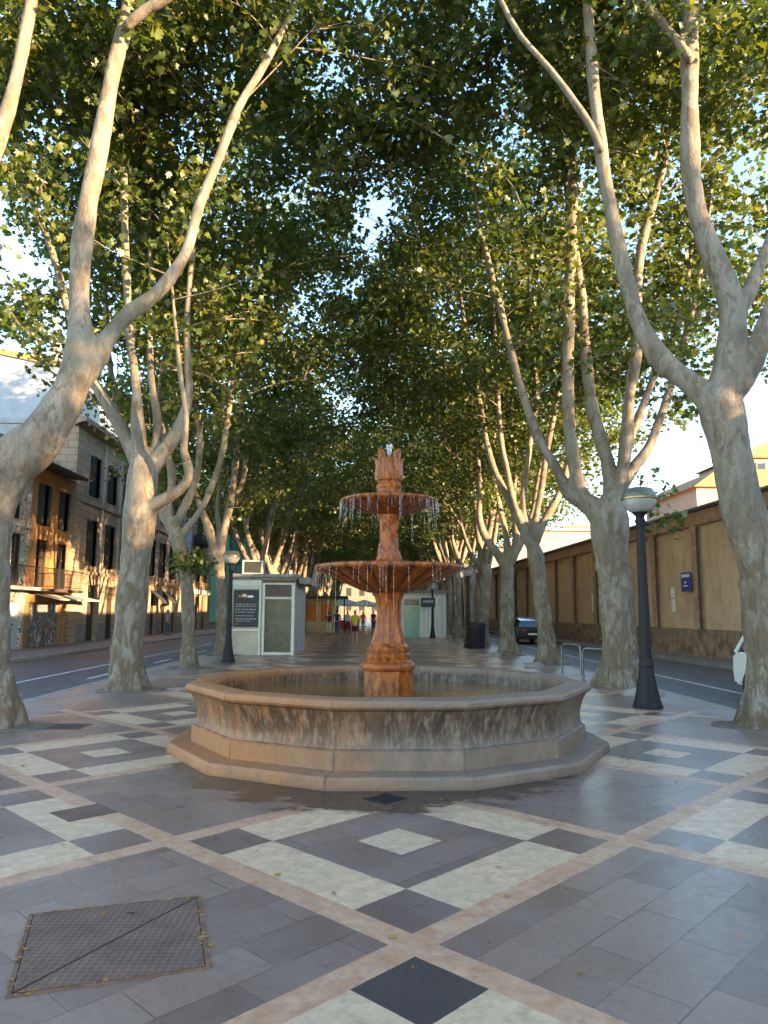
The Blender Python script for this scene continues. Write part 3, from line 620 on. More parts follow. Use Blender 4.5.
HERO['R0']=((5.86,11.10),[
 [(0.00,0.00,-0.16,0.504),(0.03,0.00,0.07,0.403),(0.06,0.00,0.53,0.324),(0.08,0.00,1.26,0.310),(0.06,0.00,2.16,0.310),(-0.05,0.00,2.76,0.317),(-0.17,0.00,3.30,0.310),(-0.26,0.00,3.84,0.310),(-0.34,0.00,4.39,0.317),(-0.42,0.00,4.87,0.346),(-0.34,0.00,5.20,0.136)],
 [(-0.41,0.00,4.63,0.245),(-0.63,0.07,5.04,0.203),(-0.90,0.15,5.35,0.175),(-1.12,0.22,5.55,0.162),(-1.45,0.30,6.11,0.148),(-1.60,0.37,6.74,0.134),(-1.75,0.45,7.64,0.127),(-1.85,0.52,8.49,0.121),(-1.90,0.60,9.08,0.118),(-1.94,0.68,9.97,0.115),(-1.97,0.75,10.78,0.108),(-1.99,0.82,11.82,0.101),(-1.99,0.90,12.68,0.093),(-1.99,1.05,14.67,0.058),(-1.99,1.20,16.66,0.023)],
 [(-2.14,0.00,9.13,0.065),(-2.28,0.09,9.64,0.065),(-2.51,0.17,10.11,0.058),(-2.71,0.26,10.54,0.055),(-3.02,0.34,11.05,0.052),(-3.30,0.43,11.49,0.049),(-3.52,0.51,12.00,0.045),(-3.70,0.60,12.57,0.042),(-3.94,0.72,13.51,0.026),(-4.18,0.84,14.46,0.010)],
 [(-0.40,0.00,4.82,0.288),(-0.22,0.03,5.45,0.245),(-0.14,0.05,6.03,0.231),(-0.11,0.08,6.55,0.210),(-0.19,0.11,6.98,0.196),(-0.40,0.14,7.59,0.175),(-0.54,0.16,8.21,0.161),(-0.59,0.19,8.84,0.154),(-0.56,0.22,9.67,0.151),(-0.50,0.25,10.61,0.147),(-0.45,0.27,11.57,0.144),(-0.39,0.30,12.17,0.140),(-0.15,0.42,15.15,0.088),(0.09,0.54,18.13,0.035)],
 [(-0.59,0.00,10.78,0.072),(-0.73,0.10,11.19,0.073),(-0.95,0.20,11.65,0.066),(-1.18,0.30,12.12,0.059),(-1.39,0.40,12.63,0.052),(-1.69,0.54,13.54,0.033),(-1.99,0.69,14.45,0.013)],
 [(-0.36,0.00,4.95,0.216),(-0.12,-0.12,5.21,0.185),(0.08,-0.24,5.68,0.162),(0.26,-0.36,6.20,0.139),(0.54,-0.48,6.88,0.117),(0.85,-0.60,7.79,0.095),(1.49,-0.85,10.14,0.060),(2.13,-1.10,12.49,0.024)],
 [(-0.15,0.00,6.29,0.144),(0.13,0.10,6.64,0.124),(0.41,0.20,7.17,0.110),(0.68,0.30,7.69,0.104),(1.08,0.40,8.55,0.090),(1.39,0.50,9.72,0.075),(1.90,0.66,12.13,0.047),(2.41,0.83,14.54,0.019)],
])
HERO['R1']=((5.78,17.20),[
 [(0.00,0.00,-0.18,0.692),(-0.03,0.00,0.13,0.524),(-0.01,0.00,0.70,0.435),(-0.03,0.00,1.47,0.390),(-0.09,0.00,2.42,0.379),(-0.13,0.00,3.23,0.402),(-0.13,0.00,3.94,0.424),(-0.06,0.00,4.54,0.151)],
 [(-0.11,0.00,3.64,0.335),(-0.44,0.04,4.07,0.291),(-0.76,0.08,4.31,0.247),(-1.03,0.12,4.51,0.202),(-1.20,0.16,4.80,0.135),(-1.39,0.20,5.20,0.119),(-1.71,0.24,5.77,0.113),(-1.91,0.28,6.40,0.108),(-2.06,0.32,6.96,0.102),(-2.26,0.36,7.79,0.097),(-2.41,0.40,8.45,0.091),(-2.54,0.44,9.16,0.092),(-2.68,0.48,9.71,0.086),(-2.81,0.52,10.42,0.080),(-2.93,0.56,10.98,0.075),(-3.06,0.60,11.79,0.058),(-3.19,0.64,12.78,0.036),(-3.31,0.68,13.76,0.014)],
 [(-0.59,0.00,4.15,0.223),(-0.83,-0.04,4.53,0.178),(-0.96,-0.07,5.19,0.156),(-1.05,-0.11,5.79,0.150),(-1.08,-0.15,6.69,0.144),(-1.06,-0.18,7.76,0.144),(-0.97,-0.22,9.72,0.138),(-0.89,-0.25,11.08,0.132),(-0.85,-0.29,11.97,0.126),(-0.84,-0.33,13.28,0.109),(-0.86,-0.36,14.61,0.098),(-0.91,-0.40,15.82,0.087),(-0.96,-0.44,17.32,0.054),(-1.01,-0.48,18.82,0.022)],
 [(-0.08,0.00,3.94,0.290),(-0.02,0.11,4.51,0.202),(-0.04,0.22,5.12,0.181),(-0.17,0.33,5.83,0.165),(-0.33,0.44,6.66,0.154),(-0.37,0.56,7.54,0.150),(-0.39,0.67,8.36,0.139),(-0.39,0.78,9.52,0.128),(-0.48,0.89,10.69,0.123),(-0.55,1.00,11.77,0.106),(-0.65,1.16,13.76,0.066),(-0.76,1.32,15.74,0.027)],
 [(-0.05,0.00,4.06,0.268),(0.15,-0.05,4.82,0.178),(0.28,-0.10,5.61,0.155),(0.35,-0.15,6.43,0.144),(0.43,-0.20,7.05,0.143),(0.52,-0.25,7.53,0.132),(0.61,-0.30,8.26,0.126),(0.61,-0.35,9.38,0.120),(0.76,-0.40,10.50,0.120),(0.97,-0.45,11.28,0.114),(1.21,-0.50,12.09,0.103),(1.37,-0.55,12.69,0.086),(1.47,-0.60,13.67,0.065),(1.63,-0.68,15.66,0.040),(1.79,-0.76,17.64,0.016)],
 [(-0.05,0.00,4.11,0.201),(0.27,0.10,4.71,0.146),(0.59,0.20,5.17,0.130),(0.96,0.30,5.61,0.125),(1.27,0.40,6.24,0.114),(1.51,0.50,6.77,0.103),(1.87,0.60,7.71,0.092),(2.34,0.70,9.07,0.081),(2.72,0.80,10.47,0.070),(3.14,0.91,12.40,0.044),(3.56,1.02,14.32,0.018)],
 [(0.35,0.00,5.76,0.112),(0.65,0.20,6.18,0.102),(0.98,0.40,6.87,0.097),(1.34,0.60,7.58,0.092),(1.84,0.80,8.44,0.082),(2.28,1.00,9.47,0.077),(2.65,1.20,10.94,0.060),(2.94,1.36,12.38,0.037),(3.23,1.51,13.82,0.015)],
])
HERO['R2']=((5.84,24.40),[
 [(0.00,0.00,-0.16,0.506),(-0.02,0.00,0.19,0.348),(-0.07,0.00,0.93,0.293),(-0.17,0.00,1.90,0.269),(-0.28,0.00,2.89,0.261),(-0.37,0.00,3.55,0.269),(-0.52,0.00,4.11,0.121)],
 [(-0.46,0.00,3.88,0.222),(-0.77,0.08,4.52,0.183),(-1.07,0.16,5.21,0.143),(-1.38,0.24,5.90,0.120),(-1.67,0.32,6.60,0.112),(-1.88,0.40,7.53,0.105),(-2.06,0.48,8.78,0.097),(-2.28,0.56,9.99,0.089),(-2.47,0.64,11.19,0.081),(-2.66,0.72,12.71,0.073),(-2.78,0.80,14.18,0.065),(-2.88,0.86,15.67,0.041),(-2.97,0.93,17.17,0.016)],
 [(-0.81,0.00,4.58,0.142),(-1.08,-0.06,5.38,0.111),(-1.27,-0.11,6.38,0.102),(-1.47,-0.17,7.39,0.094),(-1.56,-0.23,8.76,0.086),(-1.62,-0.29,9.97,0.078),(-1.67,-0.34,11.61,0.070),(-1.79,-0.40,13.31,0.062),(-1.90,-0.46,15.30,0.039),(-2.02,-0.51,17.30,0.016)],
 [(-0.52,0.00,4.05,0.190),(-0.69,0.07,4.99,0.127),(-0.66,0.14,5.92,0.111),(-0.48,0.21,6.97,0.104),(-0.31,0.29,7.86,0.096),(-0.09,0.36,9.31,0.088),(-0.22,0.43,10.59,0.081),(-0.23,0.50,12.64,0.065),(-0.24,0.55,14.64,0.040),(-0.25,0.61,16.64,0.016)],
 [(-0.49,0.00,4.05,0.190),(-0.33,-0.09,4.84,0.126),(-0.16,-0.17,5.70,0.110),(0.02,-0.26,6.88,0.102),(0.22,-0.34,7.88,0.094),(0.43,-0.43,8.90,0.078),(0.72,-0.51,10.44,0.070),(0.88,-0.60,12.18,0.062),(1.03,-0.68,14.17,0.039),(1.17,-0.76,16.16,0.015)],
 [(-0.43,0.00,3.88,0.190),(0.03,0.15,4.74,0.143),(0.46,0.30,5.44,0.128),(0.82,0.45,6.23,0.113),(1.07,0.60,7.25,0.097),(1.45,0.83,9.17,0.061),(1.82,1.05,11.10,0.024)],
])
HERO['R3']=((5.50,29.50),[
 [(0.00,0.00,-0.08,0.498),(-0.04,0.00,0.27,0.344),(-0.06,0.00,1.36,0.297),(-0.04,0.00,2.54,0.277),(-0.02,0.00,3.34,0.287),(0.03,0.00,3.90,0.129)],
 [(-0.02,0.00,3.34,0.210),(-0.32,0.06,3.90,0.182),(-0.75,0.12,4.51,0.163),(-1.01,0.19,5.08,0.154),(-1.08,0.25,5.70,0.135),(-1.02,0.31,6.62,0.116),(-1.11,0.38,8.30,0.107),(-1.37,0.44,10.45,0.097),(-1.51,0.50,12.64,0.088),(-1.61,0.54,14.64,0.055),(-1.71,0.59,16.63,0.022)],
 [(0.06,0.00,3.66,0.210),(0.30,-0.08,4.05,0.172),(0.34,-0.17,4.93,0.143),(0.22,-0.25,6.13,0.123),(0.36,-0.33,7.75,0.114),(0.18,-0.42,9.79,0.094),(0.32,-0.50,11.87,0.085),(0.43,-0.56,13.86,0.053),(0.53,-0.62,15.86,0.021)],
 [(0.02,0.00,3.66,0.172),(0.00,0.20,4.76,0.135),(-0.19,0.40,5.81,0.116),(-0.46,0.60,7.51,0.107),(-0.61,0.80,9.69,0.098),(-0.85,1.00,11.50,0.089),(-1.06,1.17,13.47,0.056),(-1.27,1.35,15.44,0.022)],
 [(0.14,0.00,3.66,0.172),(0.66,0.25,4.57,0.145),(1.14,0.50,5.63,0.126),(1.48,0.75,7.13,0.108),(1.87,1.00,8.90,0.089),(2.21,1.22,10.83,0.056),(2.55,1.44,12.77,0.022)],
])
RNG = np.random.default_rng(11)
def smooth_path(pts):
    P = [np.array(p, float) for p in pts]
    if len(P) < 3: return P
    P = [2 * P[0] - P[1]] + P + [2 * P[-1] - P[-2]]
    out = []
    for i in range(1, len(P) - 2):
        seg = np.linalg.norm(P[i + 1][:3] - P[i][:3]); n = max(2, int(seg / .22))
        for k in range(n):
            u = k / n
            q = .5 * ((2 * P[i]) + (-P[i - 1] + P[i + 1]) * u + (2 * P[i - 1] - 5 * P[i] + 4 * P[i + 1] - P[i + 2]) * u * u + (-P[i - 1] + 3 * P[i] - 3 * P[i + 1] + P[i + 2]) * u ** 3)
            q[3] = max(q[3], .012); out.append(q)
    out.append(P[-2]); return out
def trunk_mesh(name, limbs, vox, seed, flare=True):
    m = MB(); rs = random.Random(seed)
    thin = MB(); nthin = 0
    for li, L in enumerate(limbs):
        path = smooth_path(L)
        pts = [p[:3] for p in path]; rad = [float(p[3]) for p in path]
        rad = [r * (1 + .06 * math.sin(i * .9 + li * 2) + .05 * rs.uniform(-1, 1)) for i, r in enumerate(rad)]
        k = next((i for i, r in enumerate(rad) if r < vox * 2.4), len(rad))
        if k >= 3: m.tube(pts[:k], rad[:k], 14)
        if k < len(rad) - 1:
            a = max(0, k - 2); thin.tube(pts[a:], rad[a:], 9); nthin += 1
    if flare:                                             # root buttresses
        b = limbs[0][0]; r0 = b[3]
        for q in range(7):
            a = q * .9 + rs.uniform(-.3, .3); L = r0 * rs.uniform(.72, .92)
            m.tube([(0, 0, .55 + rs.uniform(-.1, .25)), (L * .5 * math.cos(a), L * .5 * math.sin(a), .26), (L * .85 * math.cos(a), L * .85 * math.sin(a), .03), (L * 1.1 * math.cos(a), L * 1.1 * math.sin(a), -.16)], [r0 * .46, r0 * .40, r0 * .3, r0 * .2], 9)
        for q in range(9):                                # knots and burrs
            z = rs.uniform(.3, 3.2); a = rs.uniform(0, 6.28)
            p = min(smooth_path(limbs[0]), key=lambda s: abs(s[2] - z))
            m.sphere((p[0] + p[3] * .86 * math.cos(a), p[1] + p[3] * .86 * math.sin(a), z), .1, 10, (p[3] * .26, p[3] * .26, p[3] * rs.uniform(.25, .45)))
    o = m.build('tmp', None, None, 0)
    md = o.modifiers.new('r', 'REMESH'); md.mode = 'VOXEL'; md.voxel_size = vox; md.use_smooth_shade = True
    ms = o.modifiers.new('s', 'SMOOTH'); ms.iterations = 5; ms.factor = .5
    dg = bpy.context.evaluated_depsgraph_get()
    me = bpy.data.meshes.new_from_object(o.evaluated_get(dg)); bpy.data.objects.remove(o)
    n = len(me.vertices); co = np.empty(n * 3, 'f'); no = np.empty(n * 3, 'f')
    me.vertices.foreach_get('co', co); me.vertices.foreach_get('normal', no)
    co = co.reshape(-1, 3); no = no.reshape(-1, 3)
    d = np.array([mnoise.noise(Vector((c[0] * 2.6 + seed, c[1] * 2.6, c[2] * 1.5))) * .030 + mnoise.noise(Vector((c[0] * 8, c[1] * 8 + seed, c[2] * 4.5))) * .012 for c in co.tolist()])
    zf = np.clip(1.25 - co[:, 2] / 9, .25, 1)
    co += no * (d * zf)[:, None]
    me.vertices.foreach_set('co', co.ravel())
    if nthin:
        bm = bmesh.new(); bm.from_mesh(me)
        tm = bpy.data.meshes.new('t'); thin.bm.to_mesh(tm); bm.from_mesh(tm); bm.to_mesh(me); bm.free(); bpy.data.meshes.remove(tm)
    thin.bm.free()
    me.name = name; me.materials.clear(); me.materials.append(MAT['bark'])
    me.polygons.foreach_set('use_smooth', [True] * len(me.polygons))
    return me
# one leaf: a lobed blade folded along the midrib
LO = np.array([(0, 0), (.20, -.06), (.50, .20), (.27, .36), (.38, .70), (.13, .64), (0, 1.0), (-.13, .64), (-.38, .70), (-.27, .36), (-.50, .20), (-.20, -.06)])
LV = np.concatenate([[[0, .36, 0]], np.stack([LO[:, 0], LO[:, 1], .22 * np.abs(LO[:, 0]) - .10 * LO[:, 1] ** 2], 1)])
LF = np.array([(0, i, i % 12 + 1) for i in range(1, 13)])
LO2 = np.array([(0, 0), (.5, .2), (.3, .62), (0, 1.0), (-.3, .62), (-.5, .2)])
LV2 = np.concatenate([[[0, .36, 0]], np.stack([LO2[:, 0], LO2[:, 1], .22 * np.abs(LO2[:, 0])], 1)])
LF2 = np.array([(0, i, i % 6 + 1) for i in range(1, 7)])
def leaf_mesh(name, pos, size, rng, hi=True):
    n = len(pos); V, Fc = (LV, LF) if hi else (LV2, LF2)
    # blade normals mostly up and outwards, tips hanging
    nz = rng.normal(size=(n, 3)) * .75; nz[:, 2] += .75; nz /= np.linalg.norm(nz, axis=1)[:, None]
    ty = rng.normal(size=(n, 3)); ty[:, 2] -= .55
    ty -= nz * (ty * nz).sum(1)[:, None]; ty /= np.linalg.norm(ty, axis=1)[:, None] + 1e-9
    tx = np.cross(ty, nz)
    v = pos[:, None, :] + size[:, None, None] * (V[None, :, 0:1] * tx[:, None, :] + V[None, :, 1:2] * ty[:, None, :] + V[None, :, 2:3] * nz[:, None, :])
    k = len(V); fc = (Fc[None] + (np.arange(n) * k)[:, None, None]).reshape(-1)
    me = bpy.data.meshes.new(name); nf = n * len(Fc)
    me.vertices.add(n * k); me.vertices.foreach_set('co', v.astype('f').ravel())
    me.loops.add(nf * 3); me.loops.foreach_set('vertex_index', fc.astype('i'))
    me.polygons.add(nf); me.polygons.foreach_set('loop_start', np.arange(0, nf * 3, 3, dtype='i')); me.polygons.foreach_set('loop_total', np.full(nf, 3, 'i'))
    me.update(calc_edges=True); me.materials.append(MAT['leaf'])
    return me
def crown_meshes(limbs, base, cen, rad, zmin, n_att, per, seed, size=.2, hi=True, avoid=None):
    rng = np.random.default_rng(seed)
    samp = np.array([p for L in limbs[0 if len(limbs) < 2 else 1:] for p in smooth_path(L)])
    att = []; tries = 0
    while len(att) < n_att and tries < n_att * 40:
        tries += 1
        q = rng.uniform(-1, 1, 3); d = (abs(q[0]) ** 3 + abs(q[1]) ** 3 + abs(q[2]) ** 2.6) ** .36
        if d > 1: continue
        p = np.array(cen) + q * np.array(rad)
        nv = mnoise.noise(Vector((p[0] * .33 + seed * 3.1, p[1] * .33, p[2] * .36)))
        inw = -p[0] * math.copysign(1, base[0]) if base[0] else 0
        if p[1] < .3 and p[2] < 12.5 and base[0] and rng.random() < .7: continue
        if p[2] < zmin + .75 * max(0, inw - .8) + 1.5 * mnoise.noise(Vector((p[0] * .5, p[1] * .5, seed))) : continue
        if nv < -.11 or (d > .9 and nv < -.05): continue
        if avoid is not None and avoid(p + np.array([base[0], base[1], 0]), rng): continue
        att.append(p)
    br = MB(); pos = []
    att.sort(key=lambda p: np.linalg.norm(samp[:, :3] - p, axis=1).min())
    for p in att:
        dd = np.linalg.norm(samp[:, :3] - p, axis=1) + np.where(samp[:, 2] > p[2] - .1, 2.5, 0) + np.where(samp[:, 3] > .12, 1.2, 0)
        s = samp[np.argmin(dd)]; a = s[:3]; L = np.linalg.norm(p - a)
        if L > 3.4: continue
        mid = (a + p) / 2 + np.array([0, 0, .12 * L]) + rng.normal(size=3) * .08 * L
        r0 = min(.007 + .007 * L, s[3] * .7)
        path = [a * (1 - u) ** 2 + 2 * mid * u * (1 - u) + p * u * u for u in np.linspace(0, 1, 6)]
        samp = np.concatenate([samp, np.array([[*path[q], max(.02, r0 * .6)] for q in (3, 4)])])
        br.tube(path, list(np.linspace(r0, .004, 6)), 4, False)
        k = int(per * rng.uniform(.6, 1.4)); u = 1 - rng.random(k) ** 1.6 * min(.85, 1.6 / max(L, .5))
        mu = a[None] * ((1 - u) ** 2)[:, None] + 2 * mid[None] * (u * (1 - u))[:, None] + p[None] * (u * u)[:, None]
        pos.append(mu + rng.normal(size=(k, 3)) * np.array([.30, .30, .22]))
    pos = np.concatenate(pos)
    lm = leaf_mesh('crown', pos, size * rng.uniform(.65, 1.25, len(pos)), rng, hi)
    return br, lm
TREES = 'plane trees lining the promenade'
def gap(p, rng):      # the strip of open sky above the middle of the walk
    x, y, z = p
    # elevation seen from the middle of the walk: the gap lies between two closed arches of leaves
    el = (z - 1.65) / y
    if y < 12 or y > 45: return False
    u = (el - .56) / .145
    return abs(u) < 1 and abs(x - .1 - .03 * y * u) < .034 * y * (1 - u * u) * (1.0 + .5 * math.sin(5 * u + 1))
def put_tree(loc, tm, brm, lm, label, rz=0, sc=(1, 1, 1), group=TREES):
    t = thing('plane_tree', loc, label, 'tree', rz, group); t.scale = sc
    link('trunk', tm, t); tag(link('branches', brm, t), kind='stuff'); link('crown', lm, t)
    return t
HL = {'L0': 'great leaning plane tree at the left edge of the picture, its trunk half outside',
      'L1': 'stout plane tree with low forked limbs, second from the front in the left row',
      'L2': 'slim plane tree with a tuft of leaves halfway up its trunk, left side',
      'L3': 'slender forked plane tree just behind the lamp beside the white kiosk',
      'R0': 'largest plane tree at the right edge, thick leaning trunk with peeling brown bark',
      'R1': 'thick plane tree directly behind the tall right-hand lamp post, limbs spread like fingers',
      'R2': 'leaning grey plane tree just left of the bicycle stands',
      'R3': 'plane tree with two low crooked arms, standing in front of the parked dark car'}
HC = {  # crown centre (relative to base), radii, lowest leaves, attractors
    'L0': ((1.6, 1.6, 13.9), (6.4, 4.0, 3.0), 11.3, 480), 'R0': ((-1.4, 1.8, 13.9), (6.4, 4.0, 3.0), 11.2, 480),
    'L1': ((.8, .5, 12.0), (7.2, 4.6, 5.2), 7.3, 680), 'R1': ((-.7, .5, 11.8), (7.2, 4.6, 5.2), 7.0, 620),
    'L2': ((1.2, .2, 11.6), (6.8, 4.6, 5.6), 6.7, 580), 'R2': ((-1.0, .3, 11.6), (7.0, 4.6, 5.6), 6.4, 580),
    'L3': ((1.3, .2, 11.6), (6.8, 4.6, 6.0), 6.0, 520), 'R3': ((-1.0, .3, 11.4), (6.8, 4.6, 6.0), 6.0, 520)}
for i, (k, (b, limbs)) in enumerate(HERO.items()):
    cen, rad, zmin, na = HC[k]
    tm = trunk_mesh('trunk', limbs, .032 if k in ('L0', 'R0', 'L1', 'R1') else .04, i + 1)
    br, lm = crown_meshes(limbs, b, cen, rad, zmin, na, 44, 40 + i, .17, True, gap)
    bo = br.build('branches', MAT['bark'], None, 60); bme = bo.data; bpy.data.objects.remove(bo)
    t = put_tree((b[0], b[1], 0), tm, bme, lm, HL[k])
    if k == 'L2':      # epicormic shoots round the trunk
        rg = np.random.default_rng(5); c = np.array([-.05, -.05, 3.05])
        pos = c + rg.normal(size=(420, 3)) * np.array([.30, .30, .20])
        tag(link('leaf_tuft', leaf_mesh('leaf_tuft', pos, .15 * rg.uniform(.6, 1.2, 420), rg), t), kind='stuff')
    if k == 'R1':      # low sprays of leaves hanging beside the lamp
        rg = np.random.default_rng(6); pos = []
        br = MB()
        for c in ((1.05, .2, 4.15), (1.35, .1, 3.95), (.95, -.1, 3.65), (1.5, .1, 3.6), (.9, .1, 4.9), (1.3, .2, 4.6)):
            c = np.array(c); pos.append(c + rg.normal(size=(16, 3)) * np.array([.16, .16, .10]))
            br.tube([(.25, .05, c[2] + .25), (c[0] * .6, c[1], c[2] + .2), tuple(c)], [.014, .01, .005], 5)
        pos = np.concatenate(pos); link('low_spray', leaf_mesh('low_spray', pos, .17 * rg.uniform(.7, 1.2, len(pos)), rg), t)
        br.build('low_twig', MAT['bark'], t, 60)
# ---- generic skeletons for the long rows beyond (and the unseen trees added beyond the wall)
def skeleton(seed):
    rs = random.Random(seed); H0 = rs.uniform(3.2, 4.3); lx, ly = rs.uniform(-.35, .35), rs.uniform(-.3, .3)
    tr = [(0, 0, -.12, .42), (.02, 0, .25, .36), (lx * .3, ly * .3, 1.2, .30), (lx * .7, ly * .7, 2.4, .275), (lx, ly, H0, .29), (lx * 1.1, ly * 1.1, H0 + .35, .2)]
    L = [tr]; n = rs.choice([4, 5, 5])
    for k in range(n):
        a = 2 * math.pi * (k + rs.uniform(-.25, .25)) / n; out = rs.uniform(.9, 2.6); top = rs.uniform(13, 17)
        bow = rs.uniform(.5, .9); ca, sa = math.cos(a), math.sin(a); pts = []
        r0 = rs.uniform(.12, .18)
        for u in (0, .06, .14, .25, .4, .58, .78, 1):
            z = H0 - .35 + (top - H0) * u; o = out * (1 - (1 - u) ** (2.6 * bow + 1)) * (1 - .12 * u)
            wv = .14 * math.sin(u * 7 + k * 2)
            pts.append((lx + (o + wv) * ca - wv * sa, ly + (o + wv) * sa + wv * ca, z, r0 * (1 - .78 * u)))
        L.append(pts)
        if rs.random() < .75:
            p = pts[3 + rs.randrange(2)]; a2 = a + rs.choice([-1, 1]) * rs.uniform(.5, 1.1); o2 = rs.uniform(1., 2.4); hh = rs.uniform(4.5, 8)
            L.append([(p[0] + o2 * (1 - (1 - u) ** 2) * math.cos(a2), p[1] + o2 * (1 - (1 - u) ** 2) * math.sin(a2), p[2] + hh * u, p[3] * .75 * (1 - .75 * u)) for u in (0, .2, .45, .7, 1)])
    return L
GEN = []
for s in range(5):
    L = skeleton(50 + s * 7)
    tm = trunk_mesh('trunk', L, .045, 60 + s)
    br, lm = crown_meshes(L, (0, 0), (0, 0, 10.8), (7.2, 6.2, 4.9), 6.3, 480, 38, 80 + s, .17, False)
    bo = br.build('branches', MAT['bark'], None, 60); bme = bo.data; bpy.data.objects.remove(bo)
    GEN.append((tm, bme, lm))
ORD = ['fifth', 'sixth', 'seventh', 'eighth', 'ninth', 'tenth', 'eleventh', 'twelfth', 'thirteenth', 'fourteenth', 'fifteenth', 'sixteenth', 'seventeenth', 'eighteenth', 'nineteenth', 'twentieth', 'twenty-first', 'twenty-second']
rs = random.Random(21)
for side, sx, ys in (('left', -5.5, [35.6, 41.4, 47.6, 53.5, 59.6] + [66 + 6.2 * k for k in range(10)]), ('right', 5.55, [36.4, 42.2, 48.3, 54.2, 60.3] + [66.5 + 6.2 * k for k in range(10)])):
    for i, y in enumerate(ys):
        g = GEN[(i * 2 + (0 if side == 'left' else 3)) % 5]; s = rs.uniform(.93, 1.08)
        put_tree((sx + rs.uniform(-.25, .25), y + rs.uniform(-.4, .4), 0), *g, f'pale-trunked plane tree, {ORD[i]} from the front in the {side} row', rs.uniform(0, 6.28), (s, s, s * rs.uniform(.95, 1.05)))
for y in (-41, -33, -25.5, -17, -10, -2, 5):  # out-of-view trees added to break up the low sun into dapples
    g = GEN[rs.randrange(5)]
    put_tree((24.5 + rs.uniform(-1, 1), y, 0), *g, 'unseen plane tree beyond the boundary wall, added to dapple the low sunlight', rs.uniform(0, 6.28), (.95, .95, .8), group='unseen plane trees added beyond the boundary wall to dapple the sun')
# bare earth round the tree feet
for (x, y) in [(b[0], b[1]) for b, _ in HERO.values()]:
    m = MB(); m.lathe([(.56, -.02), (.53, .006), (.3, .03)], 26, 0, 0, 0, lambda r, z, a, j: (r * (1.35 + .14 * math.sin(3 * a + x) + .08 * math.sin(7 * a + y)), z))
    o = struct('tree_pit', m, MAT['earth'], 60); o.location = (x, y, 0)
# ================================================================== facades on the left (plane x = -15, street side +x)
def facade(t, name, mat, xf, y0, y1, z0, z1, ops, depth=6, reveal=.28):
    """one wall mesh with real openings; ops = (ya, yb, za, zb); local frame of thing t has its origin at (xf, y0, 0)"""
    m = MB(); ys = sorted({y0, y1, *[o[0] for o in ops], *[o[1] for o in ops]}); zs = sorted({z0, z1, *[o[2] for o in ops], *[o[3] for o in ops]})
    def L(x, y, z): return (x - xf, y - y0, z)
    for a, b in zip(ys, ys[1:]):
        for c, d in zip(zs, zs[1:]):
            if any(o[0] <= a and b <= o[1] and o[2] <= c and d <= o[3] for o in ops): continue
            m.face([L(xf, a, c), L(xf, b, c), L(xf, b, d), L(xf, a, d)])
    for a, b, c, d in ops:
        xr = xf - reveal
        m.face([L(xf, a, c), L(xr, a, c), L(xr, a, d), L(xf, a, d)]); m.face([L(xf, b, c), L(xf, b, d), L(xr, b, d), L(xr, b, c)])
        m.face([L(xf, a, d), L(xr, a, d), L(xr, b, d), L(xf, b, d)]); m.face([L(xf, a, c), L(xf, b, c), L(xr, b, c), L(xr, a, c)])
    xb = xf - depth
    m.face([L(xf, y0, z0), L(xf, y0, z1), L(xb, y0, z1), L(xb, y0, z0)]); m.face([L(xf, y1, z0), L(xb, y1, z0), L(xb, y1, z1), L(xf, y1, z1)])
    m.face([L(xb, y0, z0), L(xb, y0, z1), L(xb, y1, z1), L(xb, y1, z0)]); m.face([L(xf, y0, z1), L(xf, y1, z1), L(xb, y1, z1), L(xb, y0, z1)])
    bmesh.ops.remove_doubles(m.bm, verts=m.bm.verts[:], dist=.0005)
    return m.build(name, mat, t, 0)
def window(t, xf, yo, a, b, c, d, shut=True, rv=.28, surround=None):
    """window set back in its opening: glass, frame, two open louvred shutters"""
    x = -rv + .03
    m = MB(); m.box(x - .02, x, a - yo + .06, b - yo - .06, c + .06, d - .06); g = m.build('window', MAT['glass'], t, 0)
    m = MB()
    for q in (a - yo, b - yo - .08, (a + b) / 2 - yo - .04): m.box(x, x + .05, q, q + .08, c, d)
    for q in (c, d - .08, c + (d - c) * .62): m.box(x + .002, x + .048, a - yo + .08, b - yo - .08, q, q + .08)
    m.build('frame', MAT['darkwood'], g, 0)
    if shut:
        w = (b - a) / 2
        for s in (0, 1):
            m = MB(); y0 = (a - yo + .02) if s == 0 else (b - yo - .02)
            # hinged at the jamb, standing open across the reveal
            an = R(52 if s == 0 else -48); sg = 1 if s == 0 else -1
            ux, uy = math.sin(abs(an)) , sg * math.cos(an)
            ww = w * .92; p0 = (x + .07, y0); p1 = (x + .07 + ux * ww * .55, y0 + uy * ww)
            nx, ny = -(p1[1] - p0[1]), (p1[0] - p0[0]); q = math.hypot(nx, ny); nx, ny = nx / q * .02, ny / q * .02
            m.prism([(p0[0] - nx, p0[1] - ny), (p1[0] - nx, p1[1] - ny), (p1[0] + nx, p1[1] + ny), (p0[0] + nx, p0[1] + ny)], 'z', c + .03, d - .03)
            n = int((d - c) / .16)
            for k in range(n):
                z = c + .1 + k * .16
                m.prism([(p0[0] - nx * 1.8, p0[1] - ny * 1.8), (p1[0] - nx * 1.8, p1[1] - ny * 1.8), (p1[0] + nx * 1.8, p1[1] + ny * 1.8), (p0[0] + nx * 1.8, p0[1] + ny * 1.8)], 'z', z, z + .05)
            m.build('shutter', MAT['shutter'], g, 0)
    return g
XF = -15.0
